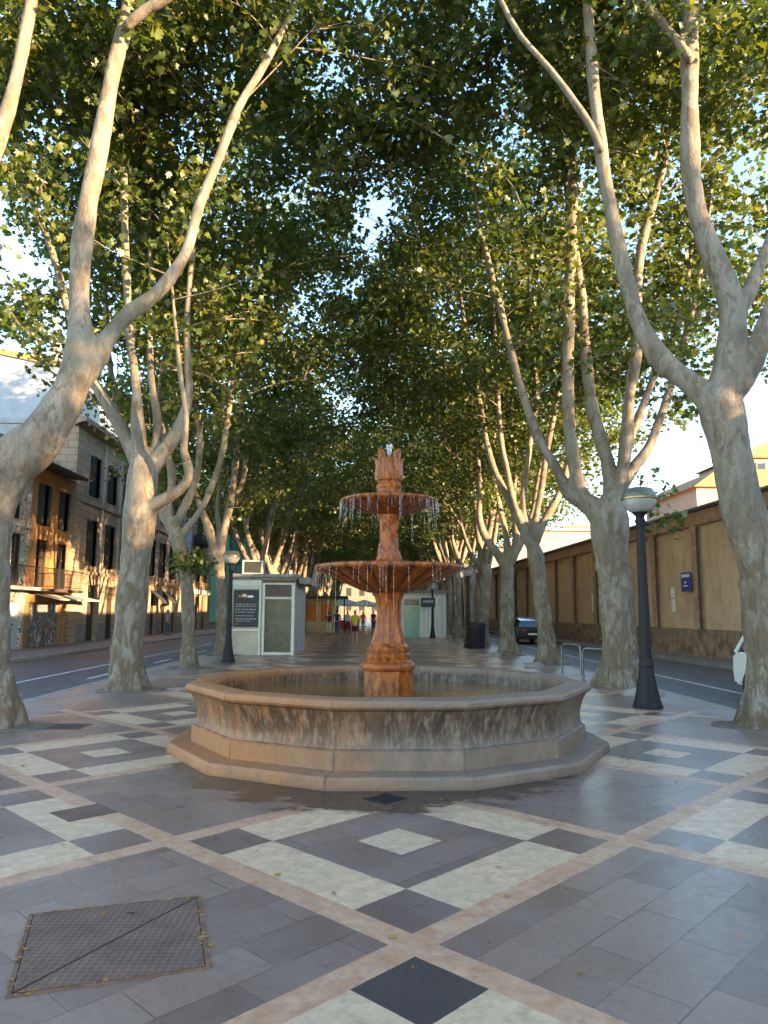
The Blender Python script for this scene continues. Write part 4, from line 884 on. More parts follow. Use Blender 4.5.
# --- stone town house
t = thing('town_house', (XF, 37.2, 0), 'tall brown stone town house with rows of dark shuttered windows and a heavy cornice', 'house')
cols = [39.25, 41.95, 44.65, 47.35, 50.3, 53.0, 55.7]
ops = []
for y in cols: ops += [(y, y + 1.65, 7.75, 9.95), (y, y + 1.65, 4.0, 6.5)]
doors = [(39.9, 41.3), (42.8, 44.2), (46.2, 47.4), (51.35, 52.7), (54.2, 55.5), (56.85, 58.1)]
for a, b in doors: ops.append((a, b, .02, 3.0))
facade(t, 'wall', MAT['ashlar'], XF, 37.2, 59.5, -.1, 11.1, ops)
for y in cols:
    for c, d in ((7.75, 9.95), (4.0, 6.5)): window(t, XF, 37.2, y, y + 1.65, c, d)
for i, (a, b) in enumerate(doors):
    m = MB(); m.box(-.24, -.18, a - 37.2 + .05, b - 37.2 - .05, .03, 2.6)
    for q in (.25, 1.0, 1.75): m.box(-.18, -.16, a - 37.2 + .2, b - 37.2 - .2, q + .05, q + .6)
    d = m.build('door', MAT['darkwood'], t, 0)
    m = MB(); m.box(-.24, -.2, a - 37.2 + .05, b - 37.2 - .05, 2.64, 2.98); m.build('fanlight', MAT['glass'], d, 0)
    m = MB(); m.sphere((-.14, b - 37.2 - .25, 1.1), .04, 8); m.build('handle', MAT['brass'], d)
m = MB()
m.prism([(0.003, 11.0), (.25, 11.12), (.55, 11.2), (.6, 11.42), (.35, 11.45), (-.3, 11.5), (-.3, 11.1), (.003, 11.1)], 'y', -.35, 22.5); m.build('cornice', MAT['pier'], t, 0)
for z in (3.55, 7.25): 
    m = MB(); m.box(.003, .10, 0, 22.3, z, z + .16); m.build('string_course', MAT['pier'], t, 0)
m = MB(); m.box(.003, .09, -.01, 1.1, 0, 11.0); m.build('corner_pilaster', MAT['ashlar'], t, 0)
m = MB(); m.box(.004, .06, 1.15, 22.2, 0, .9); 
for a, b in doors: pass
m.bm.free(); 
m = MB(); last = 38.4
for a, b in doors + [(59.4, 59.4)]:
    if a - .12 - last > .1: m.box(.004, .05, last - 37.2, a - .12 - 37.2, 0, .95)
    last = b + .12
tag(m.build('socle', MAT['pavement'], t, 0), kind='stuff')
for y in cols:      # pale strips of render between window bays
    m = MB(); m.box(.003, .05, y + 1.65 - 37.2 + .33, y + 1.65 - 37.2 + .62, 3.72, 11.0); m.build('bay_strip', MAT['stucco_white'], t, 0)
m = MB(); m.box(-6, -1.15, -.04, -.003, 0, 11.05); m.build('party_wall', MAT['whitewash'], t, 0)
m = MB(); m.box(-6.05, -.32, -.06, 22.3, 11.11, 11.4); m.build('roof', MAT['whitewash'], t, 0)
for a, b in doors[3:5]:
    m = MB(); m.prism([(.02, 3.05), (.9, 2.25), (.9, 2.15), (.86, 2.15), (.86, 2.22), (.02, 2.98)], 'y', a - 37.2 - .1, b - 37.2 + .1)
    m.build('awning', MAT['awning'], t, 0)
# --- white side block behind it
t = thing('white_block', (-16.3, 38.7, 0), 'tall blank whitewashed building with ochre coping, rising behind the brown shop house', 'building')
m = MB(); m.prism([(0, 0), (-26, 0), (-26, 18.0), (-3.7, 15.3), (0, 14.55)], 'y', 0, 9); m.build('wall', MAT['whitewash'], t, 0)
m = MB(); m.prism([(.12, 14.5), (-3.7, 15.28), (-26.1, 17.98), (-26.1, 18.3), (-3.7, 15.6), (.12, 14.85)], 'y', -.12, 9.1); m.build('coping', MAT['ochre_trim'], t, 0)
m = MB()
for k in range(4): m.box(-6.5 - k * 2.4, -6.2 - k * 2.4, -.02, .3, 2, 14 + k * .3)
m.bm.free()
m = MB(); m.box(-.9, -.55, -.15, .2, 14.9, 16.0); m.box(-.98, -.47, -.2, .28, 16.0, 16.12); m.build('chimney', MAT['stucco_white'], t, 0)
# --- two-storey brown shop house with balcony
t = thing('shop_house', (XF, 32.75, 0), 'low orange-brown house with peeling front, long iron balcony and graffiti-covered roller door', 'house')
ops = [(33.35, 34.75, 5.5, 7.4), (35.6, 37.0, 5.5, 7.4), (33.5, 34.95, 2.68, 4.85), (35.75, 37.1, 2.68, 4.85), (33.15, 36.6, .02, 2.0)]
facade(t, 'wall', MAT['orange_old'], XF, 32.75, 37.18, -.1, 8.1, ops)
for a, b, c, d in ops[:2]: window(t, XF, 32.75, a, b, c, d)
for a, b, c, d in ops[2:4]: window(t, XF, 32.75, a, b, c, d, False)
m = MB(); m.box(-.22, -.16, .42, 3.83, .03, 1.98)
for k in range(9): m.box(-.16, -.145, .42, 3.83, .1 + k * .21, .2 + k * .21)
m.build('roller_door', MAT['graffiti'], t, 0)
m = MB(); m.prism([(-.4, 8.25), (.75, 8.12), (.78, 8.22), (-2.5, 9.2), (-2.5, 8.8)], 'y', -.2, 4.42); m.build('roof', MAT['darktile'], t, 0)
m = MB(); rg = random.Random(4)
for k in range(70):
    y = rg.uniform(0, 4.4); x = rg.uniform(-.9, .5); z = 8.25 - .28 * (x - .7)
    m.tube([(x, y, z - .03), (x + rg.uniform(-.1, .1), y + rg.uniform(-.12, .12), z + rg.uniform(.12, .4))], [.02, .004], 4)
m.build('roof_weeds', MAT['rubble'], t, 0)
m = MB(); m.box(.003, .85, -.1, 4.4, 2.48, 2.6); bal = m.build('balcony', MAT['darktile'], t, 0)
m = MB()
for k in range(37): y = -.05 + k * .12; m.tube([(.80, y, 2.6), (.80, y, 3.5)], .012, 5)
m.tube([(.80, -.06, 3.5), (.80, 4.34, 3.5)], .022, 6); m.tube([(.80, -.06, 2.7), (.80, 4.34, 2.7)], .015, 6)
m.build('railing', MAT['iron'], bal, 0)
m = MB(); m.prism([(.01, 2.42), (1.15, 2.16), (1.15, 2.10), (.01, 2.36)], 'y', .9, 5.9); m.build('shop_canopy', MAT['alu'], t, 0)
m = MB(); m.box(.003, .14, 4.0, 4.42, 0, 8.1); m.build('stone_quoin', MAT['oldbrick'], t, 0)
# --- white graffiti house further left
t = thing('graffiti_house', (XF, 24, 0), 'grubby white house with pale blue door and graffiti round its balcony, far left', 'house')
ops = [(31.0, 32.1, 5.5, 7.0), (28.3, 29.5, 5.5, 7.0), (25.6, 26.8, 5.5, 7.0), (31.2, 32.3, 2.7, 4.9), (28.5, 29.6, 2.7, 4.9), (31.05, 32.5, .02, 2.0), (27.2, 29.6, .02, 2.3)]
facade(t, 'wall', MAT['graffiti_wall'], XF, 24, 32.73, -.1, 8.4, ops)
for o in ops[:5]: window(t, XF, 24, *o, False)
for a, b, c, d in ops[5:]:
    m = MB(); m.box(-.2, -.12, a - 24 + .02, b - 24 - .02, c, d - .02); m.box(-.12, -.10, (a + b) / 2 - 24 - .03, (a + b) / 2 - 24 + .03, c, d - .1); q = m.build('door', MAT['paleblue'], t, 0)
    m = MB(); m.sphere((-.09, (a + b) / 2 - 24 + .15, 1.05), .04, 8); m.build('handle', MAT['iron'], q)
m = MB(); m.box(.003, .7, 4.4, 8.6, 2.5, 2.62); bal = m.build('balcony', MAT['stucco_white'], t, 0)
m = MB()
for k in range(34): m.tube([(.66, 4.45 + k * .12, 2.62), (.66, 4.45 + k * .12, 3.5)], .012, 5)
m.tube([(.66, 4.4, 3.5), (.66, 8.5, 3.5)], .022, 6); m.build('railing', MAT['iron'], bal, 0)
m = MB(); m.box(.003, .08, 0, 8.7, 5.2, 5.35); m.build('string_course', MAT['stucco_white'], t, 0)
m = MB(); m.box(-.3, .35, -.2, 8.72, 8.4, 8.6); m.build('cornice', MAT['stucco_white'], t, 0)
# --- next house with pale pipe and enclosed balcony, then the netted building
t = thing('end_house', (XF, 59.55, 0), 'narrow house past the stone town house, with pale corner panel and dark enclosed balcony', 'house')
ops = [(64.2, 66.0, 7.9, 10.0), (64.4, 65.8, 4.2, 6.3), (67.2, 68.6, 4.2, 6.3), (60.6, 62.0, 4.2, 6.4), (64.4, 65.4, .02, 2.9), (67.0, 68.2, .02, 2.9), (60.6, 61.8, .02, 2.9)]
facade(t, 'wall', MAT['oldbrick'], XF, 59.55, 70.3, -.1, 11.8, ops)
for o in ops[:4]: window(t, XF, 59.55, *o)
for a, b, c, d in ops[4:]:
    m = MB(); m.box(-.24, -.18, a - 59.55 + .03, b - 59.55 - .03, c, d - .03); m.build('door', MAT['darkwood'], t, 0)
m = MB(); m.box(.003, .9, 3.4, 7.6, 7.35, 7.5); m.box(.003, .8, 3.5, 7.5, 7.5, 8.1); m.build('balcony', MAT['shutter'], t, 0)
m = MB(); m.box(.003, .10, .15, 2.3, 5.5, 11.2); m.build('pale_panel', MAT['paleblue'], t, 0)
m = MB(); m.box(-.3, .5, -.05, 10.8, 11.8, 12.05); m.build('cornice', MAT['pier'], t, 0)
m = MB(); m.box(.003, .25, 4.2, 10.2, 3.1, 3.5); m.build('shop_fascia', MAT['stucco_white'], t, 0)
t = thing('netted_building', (-15.5, 74, 0), 'building wrapped in pale green scaffold netting beyond the left-hand trees', 'building')
m = MB(); m.box(-12, 0, 0, 26, 0, 17); m.build('wall', MAT['stucco_white'], t, 0)
m = MB(); nn = 40
for (pa, pb) in (((.9, -1), (.9, 27)), ((-12, -1), (.9, -1))):
    for k in range(nn):
        for j in range(8):
            def P(i, h):
                u = i / nn; wv = .12 * math.sin(i * 1.1) * math.sin(h * .9 + i)
                return (pa[0] + (pb[0] - pa[0]) * u + wv, pa[1] + (pb[1] - pa[1]) * u + wv, .6 + 2.1 * h)
            m.face([P(k, j), P(k + 1, j), P(k + 1, j + 1), P(k, j + 1)])
bmesh.ops.remove_doubles(m.bm, verts=m.bm.verts[:], dist=.001); m.build('scaffold_net', MAT['net'], t, 60)
m = MB()
for k in range(14): m.tube([(.95, -.9 + k * 2, 0), (.95, -.9 + k * 2, 17.6)], .04, 6)
for z in (3, 6, 9, 12, 15): m.tube([(.98, -1, z), (.98, 27, z)], .04, 6)
m.build('scaffold_poles', MAT['steel'], t)
m = MB(); m.box(1.02, 1.06, 3, 9, 7, 9.5); m.build('dark_net_panel', MAT['darknet'], t, 0)
for i, (y0, y1, h, mt, lb) in enumerate(((101, 122, 15, 'cream', 'cream apartment house far down the left side of the street, before the grey one'), (122.2, 150, 12, 'stucco_white', 'greyish white apartment house at the far end of the left side'))):
    t = thing('apartment_house', (XF, y0, 0), lb, 'building')
    ops = [(y0 + 2 + k * 3.4, y0 + 3.5 + k * 3.4, z, z + 2) for k in range(int((y1 - y0 - 3) / 3.4)) for z in ((1, 4.6, 8.2) if h < 14 else (1, 4.6, 8.2, 11.8))]
    facade(t, 'wall', MAT[mt], XF, y0, y1, -.1, h, ops)
    for o in ops: 
        m = MB(); m.box(-.26, -.22, o[0] - y0, o[1] - y0, o[2], o[3]); m.build('window', MAT['shutter'], t, 0)
    m = MB(); m.box(-6.1, .4, -.1, y1 - y0 + .1, h, h + .35); m.build('roof', MAT['tiles'], t, 0)
# ================================================================== the long wall on the right
ang = math.atan(-WK)
t = thing('boundary_wall', (12.88, 25.78, 0), 'long ochre boundary wall with brick piers and a dark tiled coping along the right-hand road', 'wall', ang)
Y0, Y1 = -32, 64
m = MB(); m.box(.12, .6, Y0, Y1, 1.02, 5.06); m.build('wall_panel', MAT['ochre'], t, 0)
m = MB()
n = 120
for k in range(n):
    a, b = Y0 + (Y1 - Y0) * k / n, Y0 + (Y1 - Y0) * (k + 1) / n
    e = [mnoise.noise(Vector((a * 1.3, j * .9, 3))) * .035 for j in range(5)]; g = [mnoise.noise(Vector((b * 1.3, j * .9, 3))) * .035 for j in range(5)]
    zz = [-.2, .3, .62, .9, 1.04]
    for j in range(4): m.face([(-.03 + e[j], a, zz[j]), (-.03 + g[j], b, zz[j]), (-.03 + g[j + 1], b, zz[j + 1]), (-.03 + e[j + 1], a, zz[j + 1])])
    m.face([(-.03 + e[4], a, 1.04), (-.03 + g[4], b, 1.04), (.2, b, 1.06), (.2, a, 1.06)])
bmesh.ops.remove_doubles(m.bm, verts=m.bm.verts[:], dist=.001); m.build('rubble_base', MAT['rubble'], t, 50)
m = MB(); m.box(-.02, .6, Y0, Y1, 5.06, 5.62); m.box(-.07, -.022, Y0, Y1, 5.10, 5.2); m.build('frieze', MAT['redbrick'], t, 0)
m = MB(); m.prism([(-.13, 5.62), (-.13, 5.68), (.3, 5.86), (.75, 5.68), (.75, 5.62)], 'y', Y0, Y1)
for k in range(int((Y1 - Y0) / .3)): m.tube([(-.15, Y0 + k * .3, 5.68), (.3, Y0 + k * .3, 5.87)], .05, 6)
m.build('coping', MAT['darktile'], t, 0)
pi0 = 2.85
for k in range(-8, 16):
    y = pi0 + 3.95 * k
    if Y0 < y < Y1:
        m = MB(); m.box(-.06, .14, y - .02, y + .42, 1.03, 5.057); m.box(-.10, .14, y - .06, y + .46, 4.86, 5.054); p = m.build('pier', MAT['pier'], t, 0)
        m = MB(); m.tube([(-.03, y - .10, 1.05), (-.03, y - .10, 5.03)], .05, 8); m.build('drainpipe', MAT['darktile'], p, 60)
m = MB(); m.box(.1, .8, Y1 - .02, Y1 + .9, -.1, 5.9); m.build('end_pier', MAT['ochre'], t, 0)
# far continuation turning towards the promenade, in sunlight
t = thing('corner_wall', (wx(89.9), 90.2, 0), 'sunlit orange wall curving towards the walk at the far end of the boundary wall', 'wall')
m = MB(); pts = [(0 - 3.2 * (1 - math.cos(q * R(15))), 2 + 4 * math.sin(q * R(15)), 0) for q in range(7)]
for a, b in zip(pts, pts[1:]):
    m.face([(a[0], a[1], -.1), (b[0], b[1], -.1), (b[0], b[1], 5.5), (a[0], a[1], 5.5)]); m.face([(a[0], a[1], 5.5), (b[0], b[1], 5.5), (b[0] + .4, b[1] + .4, 5.5), (a[0] + .4, a[1] + .4, 5.5)])
m.build('wall_panel', MAT['ochre_trim'], t, 0)
m = MB(); m.tube([(p[0], p[1], 5.6) for p in pts], .2, 6); m.build('coping', MAT['darktile'], t, 50)
def wl(y, d): return (wx(y) + d, y)
# --- things on the wall
def on_wall(py, pz, w, h, name, label, cat, mat, off):
    t = thing(name, (wx(py) - off, py, pz), label, cat, ang); return t
t = on_wall(29.35, 2.9, 1, 1, 'street_sign', 'small blue enamel street sign with white lines, fixed to a pier of the ochre wall', 'sign', None, .16)
m = MB(); m.box(-.03, 0, -.42, .42, -.38, .38, .008); m.build('panel', MAT['blue_sign'], t, 0)
m = MB()
def bars(m, x, rows):
    for (z, segs, h) in rows:
        for a, b in segs: m.box(x - .006, x - .001, a, b, z - h / 2, z + h / 2)
bars(m, -.03, [(.24, [(-.34, -.1), (-.06, .08), (.12, .34)], .12), (-.02, [(-.06, .10)], .06), (-.16, [(-.14, .06), (.1, .2)], .05)])
m.build('lettering', MAT['white'], t, 0)
t = on_wall(31.25, 2.25, 1, 1, 'paper_notice', 'white paper notices pasted one above the other on the ochre wall', 'notice', None, -.116)
m = MB(); m.box(-.012, 0, -.17, .17, .06, .5); m.box(-.012, 0, -.19, .16, -.52, -.0); m.build('sheet', MAT['white'], t, 0)
t = on_wall(41.6, 2.2, 1, 1, 'white_plaque', 'narrow white plaque on the wall further along, left of the thick tree', 'notice', None, -.116)
m = MB(); m.box(-.02, 0, -.12, .12, -.5, .5); m.build('sheet', MAT['white'], t, 0)
# --- buildings beyond the wall
t = thing('cream_villa', (21.4, 48, 0), 'cream building with stepped terracotta roofs showing above the wall at the far right', 'building')
m = MB(); m.box(.2, 16, 0, 9, 0, 9.95); m.build('wall', MAT['cream'], t, 0)
m = MB(); m.prism([(-.1, 9.95), (8.2, 9.95), (8.2, 11.15), (1.5, 11.1)], 'y', -.35, 9.3); m.build('roof', MAT['tiles'], t, 0)
m = MB(); m.box(3.6, 12, 1.2, 7, 9.96, 12.25); m.build('upper_storey', MAT['cream'], t, 0)
m = MB(); m.prism([(3.3, 12.2), (12.3, 12.2), (7.8, 14.2)], 'y', .9, 7.3); m.build('upper_roof', MAT['tiles'], t, 0)
for (a, b, c, d, y) in ((5.0, 5.55, 11.25, 11.85, 1.2), (4.3, 4.8, 9.0, 9.8, 0), (6.8, 7.4, 11.25, 11.85, 1.2)):
    m = MB(); m.box(a, b, y - .03, y + .1, c, d); w_ = m.build('window', MAT['glass'], t, 0)
    m = MB()
    m.box(a - .06, a, y - .05, y + .1, c - .06, d + .06); m.box(b, b + .06, y - .05, y + .1, c - .06, d + .06); m.build('frame', MAT['pier'], w_, 0)
t = thing('long_pale_building', (14.5, 88, 0), 'long pale pink flat-roofed building beyond the wall, between the right-hand trunks', 'building')
m = MB(); m.prism([(-1.5, 0), (34, 0), (34, 11.4), (5.5, 11.4), (1, 9.6), (-1.5, 7.6)], 'y', 0, 14); m.build('wall', MAT['pink_roof'], t, 0)
m = MB(); m.box(5.3, 34.3, -.4, 14.3, 11.42, 11.7); m.build('parapet', MAT['stucco_white'], t, 0)
m = MB(); m.box(9, 13, 1, 4, 11.7, 12.2); m.build('roof_lantern', MAT['ochre_trim'], t, 0)
m = MB(); m.tube([(11.2, 2, 12.2), (11.2, 2, 15.2)], .05, 6)
for z in (13.6, 14.2, 14.8): m.tube([(10.7, 2, z), (11.7, 2, z)], .03, 5)
m.build('aerial', MAT['lampcap'], t)
# ================================================================== street lamps
def lamp(loc, label, s=1.0):
    t = thing('street_lamp', loc, label, 'street lamp', group='street lamps along the promenade'); t.scale = (s, s, s)
    m = MB(); m.lathe([(.255, 0), (.255, .05), (.235, .08), (.225, .12), (.19, .28), (.155, .46), (.13, .62), (.122, .70), (.132, .72), (.132, .76), (.112, .80), (.105, .84)], 8, 0, 0, R(22.5)); m.build('base', MAT['iron'], t, 30)
    m = MB(); m.lathe([(.10, .82), (.098, 1.3), (.085, 2.2), (.076, 3.1), (.074, 3.26), (.095, 3.29), (.095, 3.33), (.075, 3.36), (.08, 3.40), (.12, 3.44), (.15, 3.47)], 16); m.build('post', MAT['iron'], t, 40)
    m = MB(); m.lathe([(.14, 3.465), (.2, 3.50), (.255, 3.565), (.29, 3.63), (.305, 3.70)], 32); m.build('globe', MAT['lampglass'], t, 50)
    m = MB(); m.lathe([(.312, 3.695), (.325, 3.705), (.325, 3.735), (.312, 3.745)], 32); m.build('band', MAT['brass'], t, 40)
    m = MB(); m.lathe([(.308, 3.742), (.302, 3.79), (.27, 3.85), (.245, 3.87), (.238, 3.90), (.15, 3.925), (.03, 3.935)], 32); m.build('cap', MAT['lampcap'], t, 40)
    return t
l0 = lamp((4.91, 13.27, 0), 'tall dark iron street lamp with milky bowl lantern standing right of the fountain')
for loc, lb, s in (((-4.63, 24.8, 0), 'dark iron street lamp beside the white kiosk on the left', .93), ((4.72, 35.6, 0), 'distant street lamp rising behind the black litter bin', .97),
                   ((4.1, 48.5, 0), 'thin far street lamp in front of the white kiosk on the right', .9), ((-4.6, 48, 0), 'far street lamp half hidden behind the left kiosk', .95)):
    c = copy_tree(l0); c.location = loc; c['label'] = lb; c.scale = (s, s, s)
# sign hung on the far lamp
t = thing('hanging_sign', (3.95, 48.25, 2.28), 'small dark hanging sign with a pale line of lettering in front of the right kiosk', 'sign')
m = MB(); m.box(-.62, .30, -.03, .03, -.3, .3, .01); m.build('board', MAT['black'], t, 0)
m = MB(); m.box(-.5, .18, -.036, -.031, -.02, .14); m.build('lettering', MAT['grey'], t, 0)
# ================================================================== kiosks
t = thing('kiosk', (-5.33, 28.75, 0), 'white flat-roofed kiosk with dusty glass door and black notice board, left of the fountain', 'kiosk')
m = MB(); m.box(0, 2.46, .05, 4.6, 0, 2.86); m.build('wall', MAT['kiosk'], t, 0)
m = MB(); m.face([(2.463, .06, .02), (2.463, 4.6, .02), (2.463, 4.6, 2.8), (2.463, .06, 2.8)]); m.build('side_panel', MAT['kiosk_side'], t, 0)
m = MB(); m.box(-.10, 2.55, -.16, 4.75, 2.95, 3.08, .01); m.box(-.02, 2.5, -.06, 4.65, 2.862, 2.948); m.box(2.55, 3.0, .35, 4.3, 2.72, 2.98, .02); m.build('roof', MAT['kioskroof'], t, 0)
m = MB(); m.box(.02, 1.16, 0, .048, 2.62, 2.85); m.build('fascia', MAT['alu'], t, 0)
m = MB()
for a, b, c, d in ((.0, .07, 0, 2.6), (1.08, 1.16, 0, 2.6), (.07, 1.08, 2.52, 2.6), (.07, 1.08, .9, .98)): m.box(a, b, .0, .047, c, d)
m.build('panel_frame', MAT['alu'], t, 0)
m = MB(); m.box(.12, 1.06, -.03, .0, 1.06, 2.47, .006); nb = m.build('notice_board', MAT['black'], t, 0)
m = MB(); rg = random.Random(8)
for z, h, s in ((1.92, .035, 1), (1.84, .035, 1), (1.72, .04, 1), (1.62, .03, .9), (1.48, .03, .8), (1.36, .04, 1), (1.28, .025, .7)):
    x = .2
    while x < .2 + .78 * s:
        w_ = rg.uniform(.05, .16); m.box(x, min(x + w_, .99), -.036, -.031, z - h / 2, z + h / 2); x += w_ + .03
m.build('lettering', MAT['grey'], nb, 0)
m = MB(); m.box(.42, .62, -.037, -.031, 2.17, 2.32); m.box(.3, .40, -.037, -.031, 2.18, 2.26); m.build('emblem', MAT['orange'], nb, 0)
m = MB(); m.box(.64, .86, -.037, -.031, 2.17, 2.26); m.box(.46, .58, -.0375, -.0372, 2.22, 2.29); m.build('heading', MAT['white'], nb, 0)
m = MB(); m.box(.2, .34, -.037, -.031, 1.15, 1.19); m.build('red_footer', MAT['red'], nb, 0)
m = MB()
for a, b, c, d in ((1.22, 1.30, 0, 2.74), (2.33, 2.44, 0, 2.74), (1.30, 2.33, 2.68, 2.74), (1.30, 2.33, 2.13, 2.2), (1.30, 2.33, 0.02, .1)): m.box(a, b, -.01, .047, c, d)
dr = m.build('door', MAT['alu'], t, 0)
m = MB(); m.box(1.32, 2.31, .015, .046, .12, 2.11); m.build('pane', MAT['dustyglass'], dr, 0)
m = MB(); m.box(1.32, 2.31, .012, .046, 2.22, 2.66); m.build('transom', MAT['brownpanel'], dr, 0)
m = MB(); m.box(1.315, 1.34, -.06, -.012, .95, 1.2); m.build('handle', MAT['steel'], dr, 0)
m = MB(); m.box(1.2, 2.44, -.02, .04, 2.76, 2.85); m.build('head_rail', MAT['rust'], t, 0)
t = thing('air_conditioner', (-4.66, 29.6, 3.08), 'boxy white air conditioner with a dark grille on the roof of the left kiosk', 'air conditioner')
m = MB(); m.box(-.42, .42, 0, .35, .03, .60, .02); m.build('casing', MAT['alu'], t, 0)
m = MB(); m.box(-.33, .33, -.014, -.002, .09, .54); m.build('grille', MAT['shutter'], t, 0)
m = MB(); m.box(-.4, -.3, 0, .3, 0, .03); m.box(.3, .4, 0, .3, 0, .03); m.build('foot', MAT['steel'], t, 0)
t = thing('kiosk', (2.1, 49.5, 0), 'far white kiosk with a green glass door, right of the fountain column', 'kiosk')
m = MB(); m.box(0, 3.0, 0, 4, 0, 2.9); m.build('wall', MAT['white'], t, 0)
m = MB(); m.box(-.15, 3.15, -.3, 4.2, 2.9, 3.12); m.build('roof', MAT['kioskroof'], t, 0)
m = MB(); m.box(.1, .2, -.04, -.002, 0, 2.6); m.box(1.2, 1.3, -.04, -.002, 0, 2.6); m.box(.2, 1.2, -.04, -.002, 2.5, 2.6); m.box(.2, 1.2, -.04, -.002, 2.0, 2.08); dr = m.build('door', MAT['alu'], t, 0)
m = MB(); m.box(.2, 1.2, -.03, -.003, .02, 2.0); m.build('pane', MAT['greenglass'], dr, 0)
m = MB(); m.box(.2, 1.2, -.03, -.003, 2.08, 2.5); m.build('transom', MAT['dustyglass'], dr, 0)
m = MB()
for k in range(5): m.box(1.5 + k * .3, 1.52 + k * .3, -.02, -.002, .05, 2.8)
m.build('panel_joint', MAT['grey'], t, 0)
t = thing('kiosk', (-5.4, 60, 0), 'pale yellow kiosk far down the walk behind the strolling couple', 'kiosk')
m = MB(); m.box(0, 2.6, 0, 3, 0, 2.7); m.build('wall', MAT['yellowish'], t, 0)
m = MB(); m.box(-.2, 3.6, -.8, 3.2, 2.7, 2.9); m.build('roof', MAT['darktile'], t, 0)
m = MB(); m.box(.3, 1.2, -.02, -.002, .9, 2.3); m.box(1.5, 2.4, -.02, -.002, .9, 2.3); m.build('shutter', MAT['orange'], t, 0)
m = MB(); m.tube([(3.4, -.7, 0), (3.4, -.7, 2.7)], .05, 6); m.build('post', MAT['iron'], t)
# ================================================================== market parasols far ahead
def parasol(loc, label, w):
    t = thing('parasol', loc, label, 'parasol', group='white parasols at the far end of the walk')
    m = MB(); m.lathe([(w, 2.25), (w * .98, 2.4), (w * .5, 2.72), (.05, 3.0)], 8, 0, 0, .4, None, False, True); m.build('canopy', MAT['canvas'], t, 20)
    m = MB(); m.tube([(0, 0, 0), (0, 0, 2.95)], .04, 6); m.lathe([(.35, 0), (.35, .06), (.05, .1)], 10); m.build('pole', MAT['iron'], t)
parasol((-2.6, 76, 0), 'wide white parasol above the walk behind the yellow-shirted walker', 2.3)
parasol((-.6, 83, 0), 'second white parasol, right of the wide one and further away', 2.1)
parasol((1.6, 90, 0), 'farthest white parasol, almost hidden by the fountain column', 2.2)
def stall(loc, label, mt):
    t = thing('market_stall', loc, label, 'stall')
    m = MB(); m.box(-1, 1, -.4, .4, .7, .85); m.box(-.95, .95, -.35, .35, 0, .7); m.build('counter', MAT[mt], t, 0)
    m = MB()
    for x in (-.95, .95): m.tube([(x, .35, .85), (x, .35, 2.3)], .03, 6)
    m.box(-1.1, 1.1, -.6, .45, 2.3, 2.36); m.build('shelter', MAT['canvas'], t, 0)
stall((-1.9, 72, 0), 'small market stall with a red front below the parasols', 'red')
stall((1.2, 78, 0), 'small market stall with a dark front at the far right of the walk', 'cardark')
# ================================================================== litter bin, bicycle stands, hatches, stones
t = thing('litter_bin', (5.0, 35.05, 0), 'large black cylindrical litter bin at the foot of a distant lamp on the right', 'litter bin')
m = MB(); m.lathe([(.40, 0), (.42, .03), (.43, .9), (.44, .92), (.44, 1.02), (.42, 1.04)], 24); m.build('body', MAT['black'], t, 40)
m = MB(); m.lathe([(.46, 1.03), (.47, 1.06), (.45, 1.16), (.3, 1.2)], 24); m.build('lid', MAT['iron'], t, 40)
m = MB(); m.box(-.5, -.40, -.12, .12, .1, .5, .02); m.build('side_box', MAT['iron'], t, 0)
for i, (a, b, lb) in enumerate((((5.72, 20.82), (5.88, 19.98), 'farther of two steel hoop bicycle stands, just right of the leaning grey tree'), ((5.62, 18.35), (5.80, 17.55), 'nearer of two steel hoop bicycle stands, beside the thick tree behind the lamp'))):
    L = math.hypot(b[0] - a[0], b[1] - a[1])
    t = thing('bicycle_stand', ((a[0] + b[0]) / 2 - .3, (a[1] + b[1]) / 2, 0), lb, 'bicycle stand', R(-62 if i == 0 else -55), 'hoop bicycle stands by the right kerb')
    pts = [(-.36, 0, -.02), (-.36, 0, .68)] + [(-.36 + .12 * (1 - math.cos(q)), 0, .68 + .12 * math.sin(q)) for q in (R(30), R(60), R(90))] + [(.36 - .12 * (1 - math.cos(q)), 0, .68 + .12 * math.sin(q)) for q in (R(90), R(60), R(30))] + [(.36, 0, .68), (.36, 0, -.02)]
    m = MB(); m.tube(pts, .027, 10); m.build('hoop', MAT['steel'], t, 60)
    m = MB()
    for x in (-.36, .36): m.lathe([(.07, 0), (.07, .012)], 12, x, 0)
    m.build('foot_plate', MAT['steel'], t, 40)
# pavement hatch: two triangular chequered plates in a frame
c = [(-1.54, 3.47), (-1.83, 4.33), (-.985, 4.585), (-.745, 3.72)]
import itertools
hc = (sum(p[0] for p in c) / 4, sum(p[1] for p in c) / 4)
t = thing('pavement_hatch', (hc[0], hc[1], 0), 'dark chequered iron hatch split by a diagonal seam, in the paving at lower left', 'hatch')
lc = [(p[0] - hc[0], p[1] - hc[1]) for p in c]
def shrink(tri, k):
    cx, cy = sum(p[0] for p in tri) / len(tri), sum(p[1] for p in tri) / len(tri)
    return [(cx + (p[0] - cx) * k, cy + (p[1] - cy) * k) for p in tri]
m = MB(); A = shrink(lc, 1.03); B = shrink(lc, .985)
for i in range(4):
    j = (i + 1) % 4; m.prism([A[i], A[j], B[j], B[i]], 'z', -.02, .006)
m.build('frame', MAT['rust'], t, 0)
m = MB(); m.prism(shrink(lc, .984), 'z', -.02, .002); m.build('seam', MAT['tyre'], t, 0)
